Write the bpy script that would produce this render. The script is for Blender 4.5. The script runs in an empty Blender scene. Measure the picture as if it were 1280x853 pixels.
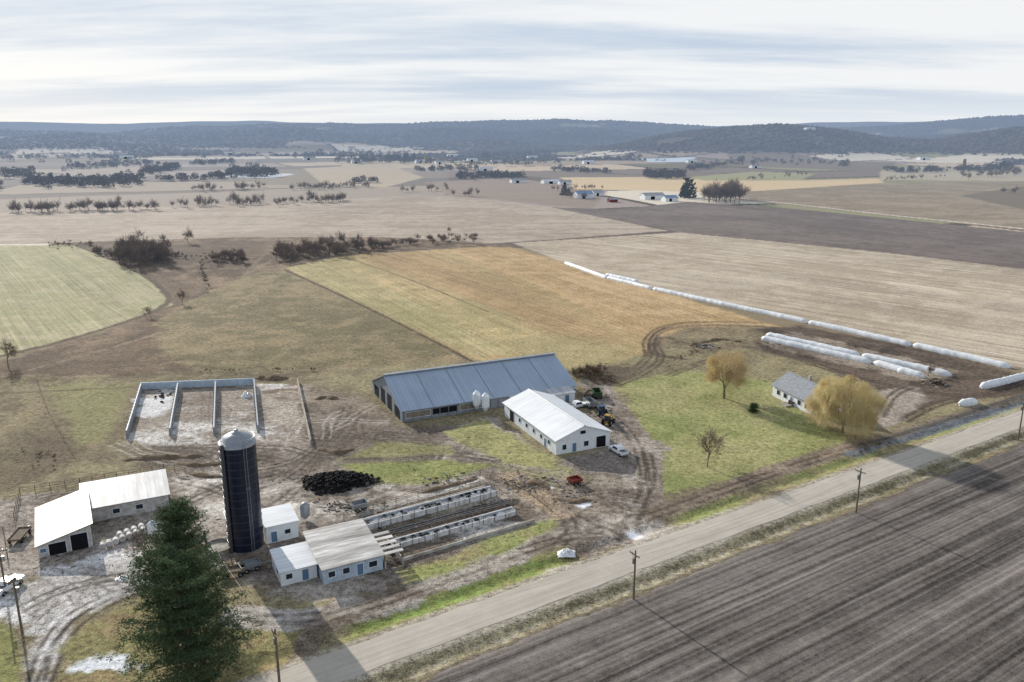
import bpy, math, random, numpy as np
from mathutils import Vector
random.seed(7); rng=np.random.default_rng(7)
sc=bpy.context.scene
sc.view_settings.view_transform='Standard'; sc.view_settings.look='None'; sc.view_settings.exposure=0
# ---------------- survey: sight lines of the drone onto the ground plane ----------------
HC=70.0; FP=995.0; TH=math.atan(254.5/FP); sT,cT=math.sin(TH),math.cos(TH)
def S(px,py,z=0.0):
    v=426.5-py; t=(HC-z)/(FP*sT-v*cT)
    return ((px-640)*t,(FP*cT+v*sT)*t)
K=1.06
def lin(c): return tuple(((x/255)/12.92 if x/255<=0.04045 else ((x/255+0.055)/1.055)**2.4) for x in c)
def alb(c,k=None):
    k=K if k is None else k
    return tuple(min(0.85,x*k) for x in lin(c))
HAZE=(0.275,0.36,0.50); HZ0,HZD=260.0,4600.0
# ---------------- noise ----------------
def hsh(ix,iy,seed):
    h=(ix*374761393+iy*668265263+seed*974711)&0xFFFFFFFF
    h=((h^(h>>13))*1274126177)&0xFFFFFFFF
    return ((h^(h>>16))&0xFFFFFF)/16777215.0
def vn(x,y,seed=0):
    xi=np.floor(x).astype(np.int64); yi=np.floor(y).astype(np.int64)
    fx=x-xi; fy=y-yi; fx=fx*fx*(3-2*fx); fy=fy*fy*(3-2*fy)
    a=hsh(xi,yi,seed);b=hsh(xi+1,yi,seed);c=hsh(xi,yi+1,seed);d=hsh(xi+1,yi+1,seed)
    return (a*(1-fx)+b*fx)*(1-fy)+(c*(1-fx)+d*fx)*fy
def fbm(x,y,scale,octv=3,seed=0):
    o=0;a=1;t=0;x=np.asarray(x,float)/scale;y=np.asarray(y,float)/scale
    for i in range(octv):
        o=o+a*(vn(x*2**i+17.3*i,y*2**i-9.1*i,seed+i)*2-1);t+=a;a*=0.5
    return o/t
def sst(a,b,x):
    t=np.clip((x-a)/(b-a),0,1); return t*t*(3-2*t)
# ---------------- road geometry ----------------
RD0=np.array(S(430,830)); RD1=np.array(S(1240,537)); RDD=(RD1-RD0)/np.linalg.norm(RD1-RD0); RDN=np.array((-RDD[1],RDD[0]))
RANG=math.atan2(RDD[1],RDD[0])
def roadcoord(x,y): return (x-RD0[0])*RDN[0]+(y-RD0[1])*RDN[1]
# ---------------- terrain height ----------------
RID=[ # r,w,[(bearing, skyline)]
 (10500,1800,[(-800,158),(0,155),(150,158),(330,154),(450,157),(640,155),(760,157),(880,160),(1000,156),(1280,154),(2200,156)],1.6),
 (6200,700,[(-800,166),(0,166),(150,168),(250,162),(330,158),(420,155),(520,157),(610,154),(690,151.5),(770,154),(830,158),(900,163),(1000,166),(1120,160),(1200,154),(1280,151),(2200,156)],2.3),
 (5000,420,[(-800,172),(0,173),(100,170),(180,175),(300,168),(380,163),(480,168),(560,162),(640,167),(720,161),(800,168),(900,170),(1050,172),(1150,168),(1280,162),(2200,160)],3.0),
 (3300,420,[(-800,193),(640,193),(720,190),(780,180),(830,170),(890,162),(960,156),(1020,161),(1090,172),(1150,175),(1220,166),(1290,158),(2200,165)],2.4),
 (4100,300,[(-800,182),(0,182),(120,178),(260,184),(380,176),(500,182),(600,175),(700,180),(800,180),(1000,180),(2200,180)],3.0),
]
def Hgt(x,y):
    x=np.asarray(x,float);y=np.asarray(y,float)
    r=np.hypot(x,y); a=np.arctan2(x,y)
    px=640+FP*np.tan(np.clip(a,-1.3,1.3))
    px=np.where(np.abs(a)>1.3,np.sign(a)*1500+640,px)
    z=fbm(x,y,520,3,11)*(sst(230,1300,r)*4.5+sst(1300,4200,r)*16)
    z=z+sst(1500,3000,r)*6
    for (R,w,pr,nz) in RID:
        pp=np.interp(px,[p[0] for p in pr],[p[1] for p in pr])
        zt=HC+R*(172-pp)/FP
        zt=zt+fbm(x,y,R*0.09,4,R)*R*nz/FP*1.6
        zt=np.maximum(zt,0)
        z=np.maximum(z,zt*np.exp(-((r-R)/w)**2)*1.0)
    rc=np.abs(roadcoord(x,y))
    nm=sst(5,9,rc)*(1-sst(400,900,r))
    z=z+fbm(x,y,5,3,5)*0.13*nm
    z=z-0.55*np.exp(-((rc-6.5)/1.6)**2)*(r<900)
    gx,gy=S(200,360)
    z=z-2.5*np.exp(-(((x-gx)/45)**2+((y-gy)/70)**2))
    return z
def hz(x,y): return float(Hgt(np.array([x]),np.array([y]))[0])
# ---------------- materials ----------------
def N(nt,t,**k):
    n=nt.nodes.new(t)
    for a,b in k.items(): setattr(n,a,b)
    return n
def mth(nt,op,a,b=None,c=None):
    n=N(nt,'ShaderNodeMath',operation=op)
    for i,x in enumerate((a,b,c)):
        if x is None: continue
        if isinstance(x,(int,float)): n.inputs[i].default_value=x
        else: nt.links.new(x,n.inputs[i])
    return n.outputs[0]
def nmat(name,haze=False):
    # haze: glow mixed into surfaces to imitate hazy air, by distance from origin
    m=bpy.data.materials.new(name); m.use_nodes=True; nt=m.node_tree; nt.nodes.clear()
    o=nt.nodes.new('ShaderNodeOutputMaterial'); b=nt.nodes.new('ShaderNodeBsdfPrincipled')
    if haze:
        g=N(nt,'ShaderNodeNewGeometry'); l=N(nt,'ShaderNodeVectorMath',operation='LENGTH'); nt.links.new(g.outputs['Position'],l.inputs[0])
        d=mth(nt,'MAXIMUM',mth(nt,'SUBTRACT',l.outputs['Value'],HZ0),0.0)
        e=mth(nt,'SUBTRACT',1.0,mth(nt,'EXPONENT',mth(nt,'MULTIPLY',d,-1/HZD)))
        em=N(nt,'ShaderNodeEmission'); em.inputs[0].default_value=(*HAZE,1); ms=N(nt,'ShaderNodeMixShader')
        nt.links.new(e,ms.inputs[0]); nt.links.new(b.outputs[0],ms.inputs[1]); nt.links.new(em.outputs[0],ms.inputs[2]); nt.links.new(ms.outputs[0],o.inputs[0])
    else: nt.links.new(b.outputs[0],o.inputs[0])
    return m,nt,b
def mixc(nt,fac,a,b,blend='MIX'):
    n=N(nt,'ShaderNodeMix',data_type='RGBA',blend_type=blend)
    for i,x in ((0,fac),(6,a),(7,b)):
        if isinstance(x,(int,float)): n.inputs[i].default_value=x
        elif isinstance(x,tuple): n.inputs[i].default_value=(*x[:3],1)
        else: nt.links.new(x,n.inputs[i])
    return n.outputs[2]
def noise(nt,vec,scale,detail=3,rough=.6):
    n=N(nt,'ShaderNodeTexNoise'); n.inputs['Scale'].default_value=scale; n.inputs['Detail'].default_value=detail; n.inputs['Roughness'].default_value=rough
    if vec is not None: nt.links.new(vec,n.inputs['Vector'])
    return n.outputs['Fac']
def smat(name,rgb,rough=.8,var=.25,scale=1.5,rgb2=None,metal=0,bump=0,haze=False,k=None,trans=0):
    m,nt,b=nmat(name,haze)
    tc=N(nt,'ShaderNodeTexCoord'); base=alb(rgb,k)
    f=noise(nt,tc.outputs['Object'],scale,3)
    f2=mth(nt,'MULTIPLY_ADD',f,2.6,-0.8); 
    n=nt.nodes[-1]; n.use_clamp=True
    c2=alb(rgb2,k) if rgb2 else tuple(x*(1-var*1.3) for x in base)
    c1=base if rgb2 else tuple(min(.9,x*(1+var*.5)) for x in base)
    col=mixc(nt,f2,c1,c2)
    nt.links.new(col,b.inputs['Base Color']); b.inputs['Roughness'].default_value=rough; b.inputs['Metallic'].default_value=metal
    if rough>=.75: b.inputs['Specular IOR Level'].default_value=.15
    if trans:
        o=[x for x in nt.nodes if x.type=='OUTPUT_MATERIAL'][0]
        tr=N(nt,'ShaderNodeBsdfTranslucent'); nt.links.new(col,tr.inputs[0]); ms=N(nt,'ShaderNodeMixShader'); ms.inputs[0].default_value=trans
        nt.links.new(b.outputs[0],ms.inputs[1]); nt.links.new(tr.outputs[0],ms.inputs[2]); nt.links.new(ms.outputs[0],o.inputs[0])
    if bump:
        bp=N(nt,'ShaderNodeBump'); bp.inputs['Strength'].default_value=.6; bp.inputs['Distance'].default_value=bump
        nt.links.new(noise(nt,tc.outputs['Object'],scale*4,3),bp.inputs['Height']); nt.links.new(bp.outputs[0],b.inputs['Normal'])
    return m
def roofmat(name,rgb,rgb2,axis=0,rough=.45,metal=.25,pitch=.9,dirt=.35,var=.12,k=None):
    m,nt,b=nmat(name); tc=N(nt,'ShaderNodeTexCoord'); sp=N(nt,'ShaderNodeSeparateXYZ'); nt.links.new(tc.outputs['Object'],sp.inputs[0])
    x=sp.outputs[axis]
    u=mth(nt,'DIVIDE',x,pitch); fl=mth(nt,'FLOOR',u); wn=N(nt,'ShaderNodeTexWhiteNoise',noise_dimensions='1D'); nt.links.new(fl,wn.inputs['W'])
    fr=mth(nt,'FRACT',u); rib=mth(nt,'LESS_THAN',fr,.1)
    mp=N(nt,'ShaderNodeMapping'); nt.links.new(tc.outputs['Object'],mp.inputs[0])
    mp.inputs['Scale'].default_value=(1,.15,.3) if axis==0 else (.15,1,.3)
    f=noise(nt,mp.outputs[0],1.2,5,.7); f=mth(nt,'MULTIPLY_ADD',f,2.4,-.8); nt.nodes[-1].use_clamp=True
    f3=noise(nt,tc.outputs['Object'],.15,3)
    col=mixc(nt,mth(nt,'MULTIPLY',f,dirt),alb(rgb,k),alb(rgb2,k))
    v=mth(nt,'MULTIPLY_ADD',wn.outputs['Value'],var*2,1-var)
    v=mth(nt,'MULTIPLY',v,mth(nt,'MULTIPLY_ADD',rib,-.22,1.0))
    v=mth(nt,'MULTIPLY',v,mth(nt,'MULTIPLY_ADD',f3,.35,.82))
    cm=N(nt,'ShaderNodeCombineXYZ'); [nt.links.new(v,cm.inputs[i]) for i in range(3)]
    col=mixc(nt,1.0,col,cm.outputs[0],'MULTIPLY')
    nt.links.new(col,b.inputs['Base Color']); b.inputs['Roughness'].default_value=rough; b.inputs['Metallic'].default_value=metal
    return m
M={}
M['white']=smat('white_siding',(228,233,240),.6,.10,.8,k=1)
M['whited']=smat('weathered_white_wall',(210,211,212),.7,.30,.9,rgb2=(160,152,142),k=1)
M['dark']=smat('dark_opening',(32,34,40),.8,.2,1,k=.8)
M['glass']=smat('window_glass',(45,55,70),.15,.1,1,k=.8)
M['metal']=smat('galvanised_metal',(160,165,170),.4,.15,2,metal=.5,k=.9)
M['wire']=smat('wire_dark',(70,70,72),.6,.1,2)
M['wallgray']=smat('gray_metal_wall',(138,146,156),.6,.2,.7,k=.95)
M['tanwall']=smat('curtain_wall',(150,140,125),.8,.3,.6,k=.9)
M['conc']=smat('concrete',(190,186,179),.85,.25,.7,rgb2=(134,126,115),bump=.02,k=1)
M['conw']=smat('whitewashed_concrete',(222,225,228),.8,.2,.9,rgb2=(176,174,170),k=1)
M['tarp']=smat('gray_blue_plastic_cover',(158,165,174),.6,.2,.6,rgb2=(112,112,112),bump=.05,k=1)
M['rubber']=smat('tire_rubber',(34,35,37),.8,.2,3,k=.9)
M['wood']=smat('weathered_wood',(128,116,103),.9,.3,2,k=.9)
M['plastic']=smat('white_silage_plastic',(232,236,241),.45,.12,.8,k=1,rgb2=(205,208,212))
M['bluep']=smat('blue_door',(90,120,150),.6,.1,1)
M['bluewall']=smat('pale_blue_wall',(188,206,222),.7,.15,1,rgb2=(160,172,184),k=1)
M['red']=smat('red_paint',(140,52,42),.5,.3,2,k=.85)
M['blue']=smat('blue_paint',(50,80,130),.5,.25,2,k=.85)
M['green']=smat('green_paint',(45,80,50),.5,.25,2,k=.85)
M['yellow']=smat('yellow_paint',(190,150,60),.5,.2,2,k=.85)
M['carwhite']=smat('car_white_paint',(232,234,238),.3,.05,1,k=1)
M['shingle']=smat('gray_shingles',(146,150,156),.85,.2,1.2)
M['manure']=smat('manure',(98,84,68),.95,.4,1,bump=.1,k=.9)
M['dirt']=smat('dirt_heap',(130,115,96),.95,.4,.8,rgb2=(90,79,65),bump=.1,k=1)
# ---------------- mesh builder ----------------
def link(o,parent=None):
    sc.collection.objects.link(o)
    if parent: o.parent=parent
    return o
class MB:
    def __init__(s): s.v=[];s.f=[];s.m=[]
    def add(s,V,Fs,mi=0):
        b=len(s.v); s.v+= [tuple(p) for p in V]; s.f+=[tuple(b+i for i in f) for f in Fs]; s.m+=[mi]*len(Fs); return s
    def box(s,x0,x1,y0,y1,z0,z1,mi=0):
        V=[(x,y,z) for z in (z0,z1) for x,y in ((x0,y0),(x1,y0),(x1,y1),(x0,y1))]
        return s.add(V,[(3,2,1,0),(4,5,6,7),(0,1,5,4),(1,2,6,5),(2,3,7,6),(3,0,4,7)],mi)
    def tube(s,p0,p1,r0,r1=None,n=6,mi=0):
        r1=r0 if r1 is None else r1; p0=Vector(p0);p1=Vector(p1);d=(p1-p0).normalized()
        u=d.orthogonal().normalized(); w=d.cross(u); V=[]
        for p,r in ((p0,r0),(p1,r1)):
            for i in range(n):
                a=2*math.pi*i/n; V.append(p+u*(r*math.cos(a))+w*(r*math.sin(a)))
        Fs=[(i,(i+1)%n,n+(i+1)%n,n+i) for i in range(n)]+[tuple(range(n-1,-1,-1)),tuple(range(n,2*n))]
        return s.add(V,Fs,mi)
    def prof(s,P,y0,y1,mi=0):
        n=len(P); V=[(x,y0,z) for x,z in P]+[(x,y1,z) for x,z in P]
        return s.add(V,[tuple(range(n)),tuple(range(2*n-1,n-1,-1))]+[((i+1)%n,i,n+i,n+(i+1)%n) for i in range(n)],mi)
    def lathe(s,P,n=20,cx=0,cy=0,mi=0):
        V=[];Fs=[]
        for r,z in P:
            for i in range(n):
                a=2*math.pi*i/n; V.append((cx+r*math.cos(a),cy+r*math.sin(a),z))
        for j in range(len(P)-1):
            for i in range(n): Fs.append((j*n+i,j*n+(i+1)%n,(j+1)*n+(i+1)%n,(j+1)*n+i))
        return s.add(V,Fs,mi)
    def torus(s,c,R,r,ax=(0,0,1),n=12,k=6,mi=0):
        c=Vector(c);d=Vector(ax).normalized();u=d.orthogonal().normalized();w=d.cross(u);V=[];Fs=[]
        for i in range(n):
            a=2*math.pi*i/n; e=u*math.cos(a)+w*math.sin(a)
            for j in range(k):
                b=2*math.pi*j/k; V.append(c+e*(R+r*math.cos(b))+d*(r*math.sin(b)))
        for i in range(n):
            for j in range(k): Fs.append((i*k+j,((i+1)%n)*k+j,((i+1)%n)*k+(j+1)%k,i*k+(j+1)%k))
        return s.add(V,Fs,mi)
    def wheel(s,x,y,R,w,mi=0,mh=1):
        s.tube((x,y-w/2,R),(x,y+w/2,R),R,R,14,mi); s.tube((x,y-w/2-.02,R),(x,y+w/2+.02,R),R*.5,R*.5,10,mh); return s
    def obj(s,name,mats,parent=None,loc=(0,0,0),rz=0,smooth=False):
        me=bpy.data.meshes.new(name); me.from_pydata(s.v,[],s.f); me.polygons.foreach_set('material_index',s.m)
        for m in mats: me.materials.append(M[m] if isinstance(m,str) else m)
        if smooth: me.polygons.foreach_set('use_smooth',[True]*len(s.f))
        me.update(); o=bpy.data.objects.new(name,me); o.location=loc; o.rotation_euler=(0,0,rz); return link(o,parent)
def npmesh(name,V,Fq,mat,loc=(0,0,0),k=4,smooth=False):
    me=bpy.data.meshes.new(name); V=np.asarray(V,np.float32); Fq=np.asarray(Fq,np.int32)
    me.vertices.add(len(V)); me.vertices.foreach_set('co',V.ravel())
    me.loops.add(Fq.size); me.loops.foreach_set('vertex_index',Fq.ravel())
    me.polygons.add(len(Fq)); me.polygons.foreach_set('loop_start',np.arange(0,Fq.size,k,dtype=np.int32)); me.polygons.foreach_set('loop_total',np.full(len(Fq),k,np.int32))
    if smooth: me.polygons.foreach_set('use_smooth',np.ones(len(Fq),bool))
    me.update(calc_edges=True)
    if mat: me.materials.append(mat)
    o=bpy.data.objects.new(name,me); o.location=loc; return link(o)
def empty(name,x,y,z=0,rz=0):
    e=bpy.data.objects.new(name,None); e.location=(x,y,z); e.rotation_euler=(0,0,rz); e.empty_display_size=.5; return link(e)
# ================= GROUND =================
radii=[4.0]
while radii[-1]<17000:
    r=radii[-1]
    st=.08 if r<70 else (.0026 if r<260 else (.0035 if r<330 else (.006 if r<1500 else .010)))
    radii.append(r*(1+st))
radii=np.array(radii)
af=np.radians(np.arange(-45,45.01,.1)); as_=np.radians(np.arange(48,313,3.0)); ang=np.concatenate([af,as_])
nr,na=len(radii),len(ang)
Rg,Ag=np.meshgrid(radii,ang,indexing='ij'); X=(Rg*np.sin(Ag)).ravel(); Y=(Rg*np.cos(Ag)).ravel(); R=Rg.ravel()
Zg=Hgt(X,Y)
n_l=fbm(X,Y,40,3,21); n_m=fbm(X,Y,7,3,22); n_s=fbm(X,Y,1.6,2,23)
col=np.zeros((len(X),3)); det=np.full(len(X),.5); rowv=np.zeros((len(X),3))
base=np.array(alb((132,118,92))); col[:]=base; det[:]=.6
def patchwork():
    idx=np.where(R>520)[0]; x=X[idx];y=Y[idx]
    ca,sa=math.cos(.35),math.sin(.35); wx=fbm(x,y,600,2,61)*60
    u=(x*ca+y*sa+wx)/420; v=(-x*sa+y*ca+wx)/230
    vi=np.floor(v).astype(np.int64); u=u+hsh(vi,vi*0,3)*7; ui=np.floor(u).astype(np.int64)
    h=hsh(ui,vi,9)
    pal=np.array([alb(c) for c in ((162,144,122),(126,112,98),(194,174,142),(98,87,78),(142,140,102),(212,200,178),(118,108,80),(155,140,130))])
    k=(h*len(pal)).astype(int)%len(pal); col[idx]=pal[k]; 
    fu=u-ui; fv=v-vi; e=np.minimum(np.minimum(fu,1-fu)*420,np.minimum(fv,1-fv)*230)
    ed=(e<11)&(hsh(vi,ui,77)>.4); col[idx[ed]]=alb((82,75,62))
    rowv[idx,0]=(-x*sa+y*ca); rowv[idx,1]=x*ca+y*sa; rowv[idx,2]=.35
patchwork()
def sdist(P,x,y):
    d=np.full(len(x),1e18); ins=np.zeros(len(x),bool); n=len(P)
    for i in range(n):
        ax,ay=P[i];bx,by=P[(i+1)%n]; ex,ey=bx-ax,by-ay; l=ex*ex+ey*ey+1e-9
        t=np.clip(((x-ax)*ex+(y-ay)*ey)/l,0,1); d=np.minimum(d,(x-ax-t*ex)**2+(y-ay-t*ey)**2)
        c=((ay>y)!=(by>y)); xx=ax+(y-ay)*ex/(ey if abs(ey)>1e-9 else 1e-9); ins^=(c&(x<xx))
    d=np.sqrt(d); return np.where(ins,-d,d)
def poly(P,rgb,det_=.5,rows=None,soft=1.0,warp=1.0,a=1.0,px=True,rgb2=None):
    if px: P=[S(*p) for p in P]
    P=np.array(P); m=warp*3+soft+2
    ix=np.where((X>P[:,0].min()-m)&(X<P[:,0].max()+m)&(Y>P[:,1].min()-m)&(Y<P[:,1].max()+m))[0]
    if len(ix)==0: return
    x=X[ix];y=Y[ix]; d=sdist(P,x,y)+warp*(n_m[ix]*2.2+n_s[ix]*.9)
    al=np.clip(.5-d/soft,0,1)*a
    c=np.array(alb(rgb))[None,:]
    if rgb2 is not None:
        w=np.clip(.5+n_l[ix]*1.3+n_m[ix]*1.2+n_s[ix]*.6,0,1)[:,None]; c=c*(1-w)+np.array(alb(rgb2))[None,:]*w
    col[ix]=col[ix]*(1-al[:,None])+c*al[:,None]; det[ix]=det[ix]*(1-al)+det_*al
    s_=al>.5; j=ix[s_]
    if rows is None: rowv[j,2]=rowv[j,2]*(1-a)
    else:
        an,am=rows; rowv[j,0]=-X[j]*math.sin(an)+Y[j]*math.cos(an); rowv[j,1]=X[j]*math.cos(an)+Y[j]*math.sin(an); rowv[j,2]=am
def line(P,w,rgb,det_=.6,soft=.8,warp=.5,a=1.0,px=True,rgb2=None,brk=0):
    if px: P=[S(*p) for p in P]
    for _ in range(2):
        Q=[P[0]]
        for i in range(len(P)-1):
            p,q=P[i],P[i+1]; Q+=[(p[0]*.75+q[0]*.25,p[1]*.75+q[1]*.25),(p[0]*.25+q[0]*.75,p[1]*.25+q[1]*.75)]
        P=Q+[P[-1]]
    A_=np.array(P); m=w+warp*3+soft
    ix=np.where((X>A_[:,0].min()-m)&(X<A_[:,0].max()+m)&(Y>A_[:,1].min()-m)&(Y<A_[:,1].max()+m))[0]
    if len(ix)==0: return
    x=X[ix];y=Y[ix];d=np.full(len(ix),1e18)
    for i in range(len(P)-1):
        ax,ay=P[i];ex,ey=P[i+1][0]-ax,P[i+1][1]-ay;l=ex*ex+ey*ey+1e-9
        t=np.clip(((x-ax)*ex+(y-ay)*ey)/l,0,1); d=np.minimum(d,(x-ax-t*ex)**2+(y-ay-t*ey)**2)
    d=np.sqrt(d)-w/2+warp*(n_m[ix]*1.2+n_s[ix]*.6); al=np.clip(.5-d/soft,0,1)*a
    if brk: al=al*np.clip(.75+n_m[ix]*2.2*brk+n_s[ix]*1.4*brk,0,1)
    c=np.array(alb(rgb))[None,:]
    if rgb2 is not None:
        ww=np.clip(.5+n_m[ix]*1.5+n_s[ix]*.5,0,1)[:,None]; c=c*(1-ww)+np.array(alb(rgb2))[None,:]*ww
    col[ix]=col[ix]*(1-al[:,None])+c*al[:,None]; det[ix]=det[ix]*(1-al)+det_*al
    rowv[ix[al>.5],2]*=(1-a)
def pang(p,q):
    a=S(*p);b=S(*q);return math.atan2(b[1]-a[1],b[0]-a[0])
# --- distant
poly([(0,205),(300,200),(560,205),(560,238),(300,245),(0,250),(-300,250),(-300,205)],(150,142,130),.4,(.2,.3),soft=8,warp=4,a=.3)
poly([(300,214),(420,213),(500,214),(480,235),(330,232)],(136,124,104),.4,(.2,.4),soft=5,warp=2)
poly([(380,212),(480,205),(530,222),(480,235),(400,228)],(176,160,132),.4,(.9,.5),soft=5,warp=2)
poly([(-300,250),(0,250),(300,240),(520,236),(560,246),(300,258),(0,267),(-300,275)],(154,140,124),.4,(.1,.5),soft=4,warp=2)
poly([(530,228),(640,222),(760,240),(740,262),(560,246)],(144,128,112),.4,(.5,.5),soft=4,warp=2)
poly([(700,222),(900,221),(1000,226),(1100,224),(1110,234),(930,243),(800,240),(720,238)],(204,179,134),.4,(.2,.5),soft=4,warp=2)
poly([(1100,213),(1280,206),(1600,206),(1600,228),(1100,226)],(176,164,138),.4,(.2,.5),soft=4,warp=2)
poly([(800,201),(870,201),(860,205),(810,205)],(190,204,218),.2,soft=8,warp=1)
poly([(240,222),(300,217),(370,219),(340,224)],(200,204,208),.2,soft=6,warp=1)
poly([(900,196),(1120,206),(1100,216),(930,210)],(125,112,96),.4,(.3,.4),soft=8,warp=3)
poly([(860,222),(940,216),(1020,218),(1000,226),(880,226)],(155,152,108),.4,(.3,.3),soft=6,warp=2)
# --- mid fields
F8=[(-400,268),(0,264),(300,257),(520,246),(600,250),(690,260),(835,289),(700,299),(640,303),(600,306),(540,302),(480,297),(300,297),(100,304),(-400,312)]
poly(F8,(174,159,140),.6,(pang((100,285),(650,283)),1.5),soft=2,warp=.6,rgb2=(158,142,123))
poly([(690,260),(770,262),(860,253),(1000,262),(1280,291),(1700,320),(1700,378),(1280,337),(1100,316),(850,291)],(120,108,100),.6,(pang((760,270),(1280,335)),1.3),soft=2,warp=.5,rgb2=(106,95,88))
poly([(915,250),(930,240),(1100,229),(1700,222),(1700,320),(1280,289),(1000,258)],(154,138,114),.6,(pang((930,240),(1280,236)),1.3),soft=3,warp=.8,rgb2=(136,122,98))
line([(900,246),(1000,256),(1100,268),(1280,287),(1500,310)],5,(205,196,180),.3)
poly([(1280,233),(1500,240),(1500,262),(1280,262),(1200,245)],(120,108,88),.5,(.1,.5),soft=3)
F2=[(640,304),(850,291),(1100,316),(1280,337),(1700,378),(1700,560),(1280,464),(1240,452),(1130,425),(1000,402),(870,374),(780,350),(700,327)]
poly(F2,(184,170,147),.6,(pang((850,291),(1700,378)),1.6),soft=1.5,warp=.5,rgb2=(166,151,128))
# brush / wet meadow
poly([(60,304),(300,297),(480,297),(600,304),(640,308),(430,322),(360,335),(330,345),(285,400),(250,465),(0,490),(-300,520),(-300,452),(0,450),(130,412),(215,378),(205,355),(120,318)],(134,114,90),1.3,soft=3,warp=2,rgb2=(94,80,64))
poly([(180,345),(250,352),(240,400),(180,430),(120,440),(180,400)],(92,76,60),1.3,soft=8,warp=3,a=.6)
poly([(110,310),(330,302),(330,318),(150,325)],(92,77,62),1.3,soft=8,warp=3,a=.7)
poly([(0,455),(120,430),(200,425),(240,460),(0,485)],(104,88,70),1.3,soft=8,warp=3,a=.5)
line([(250,330),(260,360),(225,395),(150,430),(60,462)],3,(70,62,52),1.2,warp=2.5,a=.75,brk=.6)
line([(40,462),(120,440),(220,410),(290,350),(340,325)],2.4,(160,144,118),1.2,warp=1.5,a=.6,brk=.5)
line([(330,318),(300,345),(270,390),(240,440)],2.0,(160,142,114),1.2,warp=1.5,a=.5,brk=.5)
poly([(-400,308),(0,307),(95,307),(150,328),(203,353),(215,376),(140,408),(0,448),(-400,520)],(168,159,124),.7,(pang((95,307),(215,376)),1.0),soft=1.5,warp=.8,rgb2=(152,149,108))
line([(95,307),(150,328),(203,353),(215,376),(140,408),(0,448),(-300,500)],3,(88,76,60),1.0,warp=.8)
# pastures
poly([(300,342),(355,336),(430,371),(520,415),(590,452),(430,462),(250,466),(200,440),(195,400),(240,370)],(140,125,92),1.2,soft=3,warp=1.5,rgb2=(112,104,74))
poly([(0,475),(250,464),(450,462),(470,478),(400,480),(170,484),(120,560),(60,610),(0,640),(-200,680),(-200,500)],(140,128,96),1.2,soft=3,warp=2,rgb2=(106,96,73))
poly([(55,478),(165,480),(165,520),(150,560),(90,560)],(132,130,84),1.1,soft=4,warp=2,a=.8)
line([(0,492),(250,480),(420,474)],1.2,(90,78,62),.9,warp=.6,a=.7)
line([(330,478),(300,464),(200,452),(120,452)],1.6,(84,73,58),1.2,warp=1.2,a=.7,brk=.5)
poly([(20,540),(80,535),(100,575),(50,600),(10,610)],(94,82,66),1.3,soft=5,warp=3,a=.7)
poly([(40,480),(70,500),(95,560),(70,580),(50,520)],(106,92,75),1.3,soft=5,warp=2,a=.5)
# golden hay field with strips
poly([(355,335),(430,320),(600,309),(640,309),(720,336),(870,378),(975,409),(870,410),(815,420),(810,445),(720,462),(600,452),(585,448),(430,371)],(174,151,104),.95,(pang((440,320),(700,430)),.9),soft=2,warp=.8,rgb2=(160,138,92))
poly([(358,334),(405,325),(520,375),(610,415),(640,440),(600,448),(430,371)],(170,156,110),.95,(pang((405,325),(640,440)),.9),soft=3,warp=.7,rgb2=(150,141,94))
poly([(405,325),(436,320),(540,360),(660,398),(800,436),(720,455),(640,440),(520,375)],(184,162,112),.95,(pang((436,320),(700,430)),.9),soft=3,warp=.7,rgb2=(158,145,98))
poly([(560,312),(640,309),(800,357),(970,408),(860,410),(810,425),(700,370)],(186,158,112),.95,(pang((600,310),(900,408)),1.0),soft=5,warp=1,a=.9,rgb2=(168,140,94))
poly([(455,318),(520,315),(690,380),(790,432),(700,425),(560,360)],(168,139,95),.95,(pang((455,318),(760,420)),1.0),soft=8,warp=1.5,a=.8,rgb2=(154,129,88))
poly([(620,425),(720,420),(860,470),(760,480),(640,450)],(152,142,98),1.0,soft=12,warp=3,a=.7)
line([(355,336),(430,371),(520,415),(590,452)],1.6,(88,77,60),.8,warp=.5)
line([(432,322),(520,352),(610,390)],1.2,(116,97,70),.8,warp=.4)
for P in ([(560,312),(680,350),(830,400)],[(520,315),(640,355),(790,405)],[(480,318),(590,358),(730,410)],[(600,310),(720,346),(880,396)]): line(P,1.4,(146,122,84),.9,warp=.5,a=.5,brk=.5)
# ================= farmstead =================
poly([(430,462),(600,452),(720,462),(810,445),(870,420),(1000,440),(1100,480),(1280,470),(1400,480),(1400,520),(1100,560),(820,680),(700,720),(400,853),(300,1000),(-200,1000),(-300,620),(0,630),(120,560),(170,484),(400,478)],(140,130,96),1.2,soft=3,warp=1.5,rgb2=(116,106,82))
poly([(775,478),(850,465),(900,470),(985,478),(1010,520),(1060,548),(980,580),(880,612),(815,622),(825,590),(800,540)],(146,147,92),1.1,soft=2.5,warp=1.2,rgb2=(124,131,74))
poly([(830,560),(1000,540),(960,580),(860,605)],(166,157,106),1.0,soft=10,warp=2,a=.6)
poly([(780,480),(850,468),(870,500),(800,530)],(158,150,102),1.1,soft=8,warp=3,a=.5)
poly([(900,500),(960,480),(1000,500),(960,530)],(156,148,102),1.1,soft=8,warp=3,a=.5)
# verge north of road
poly([(410,808),(560,752),(700,708),(800,672),(900,640),(1000,604),(1100,570),(1280,508),(1400,470),(1400,480),(1280,500),(1100,552),(980,596),(860,640),(795,664),(700,684),(560,735),(430,785)],(130,136,78),1.1,soft=2,warp=1,rgb2=(146,136,94))
poly([(430,776),(560,728),(700,684),(716,700),(560,752),(436,800)],(116,134,62),1.1,soft=2,warp=.8,rgb2=(130,132,76))
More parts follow.
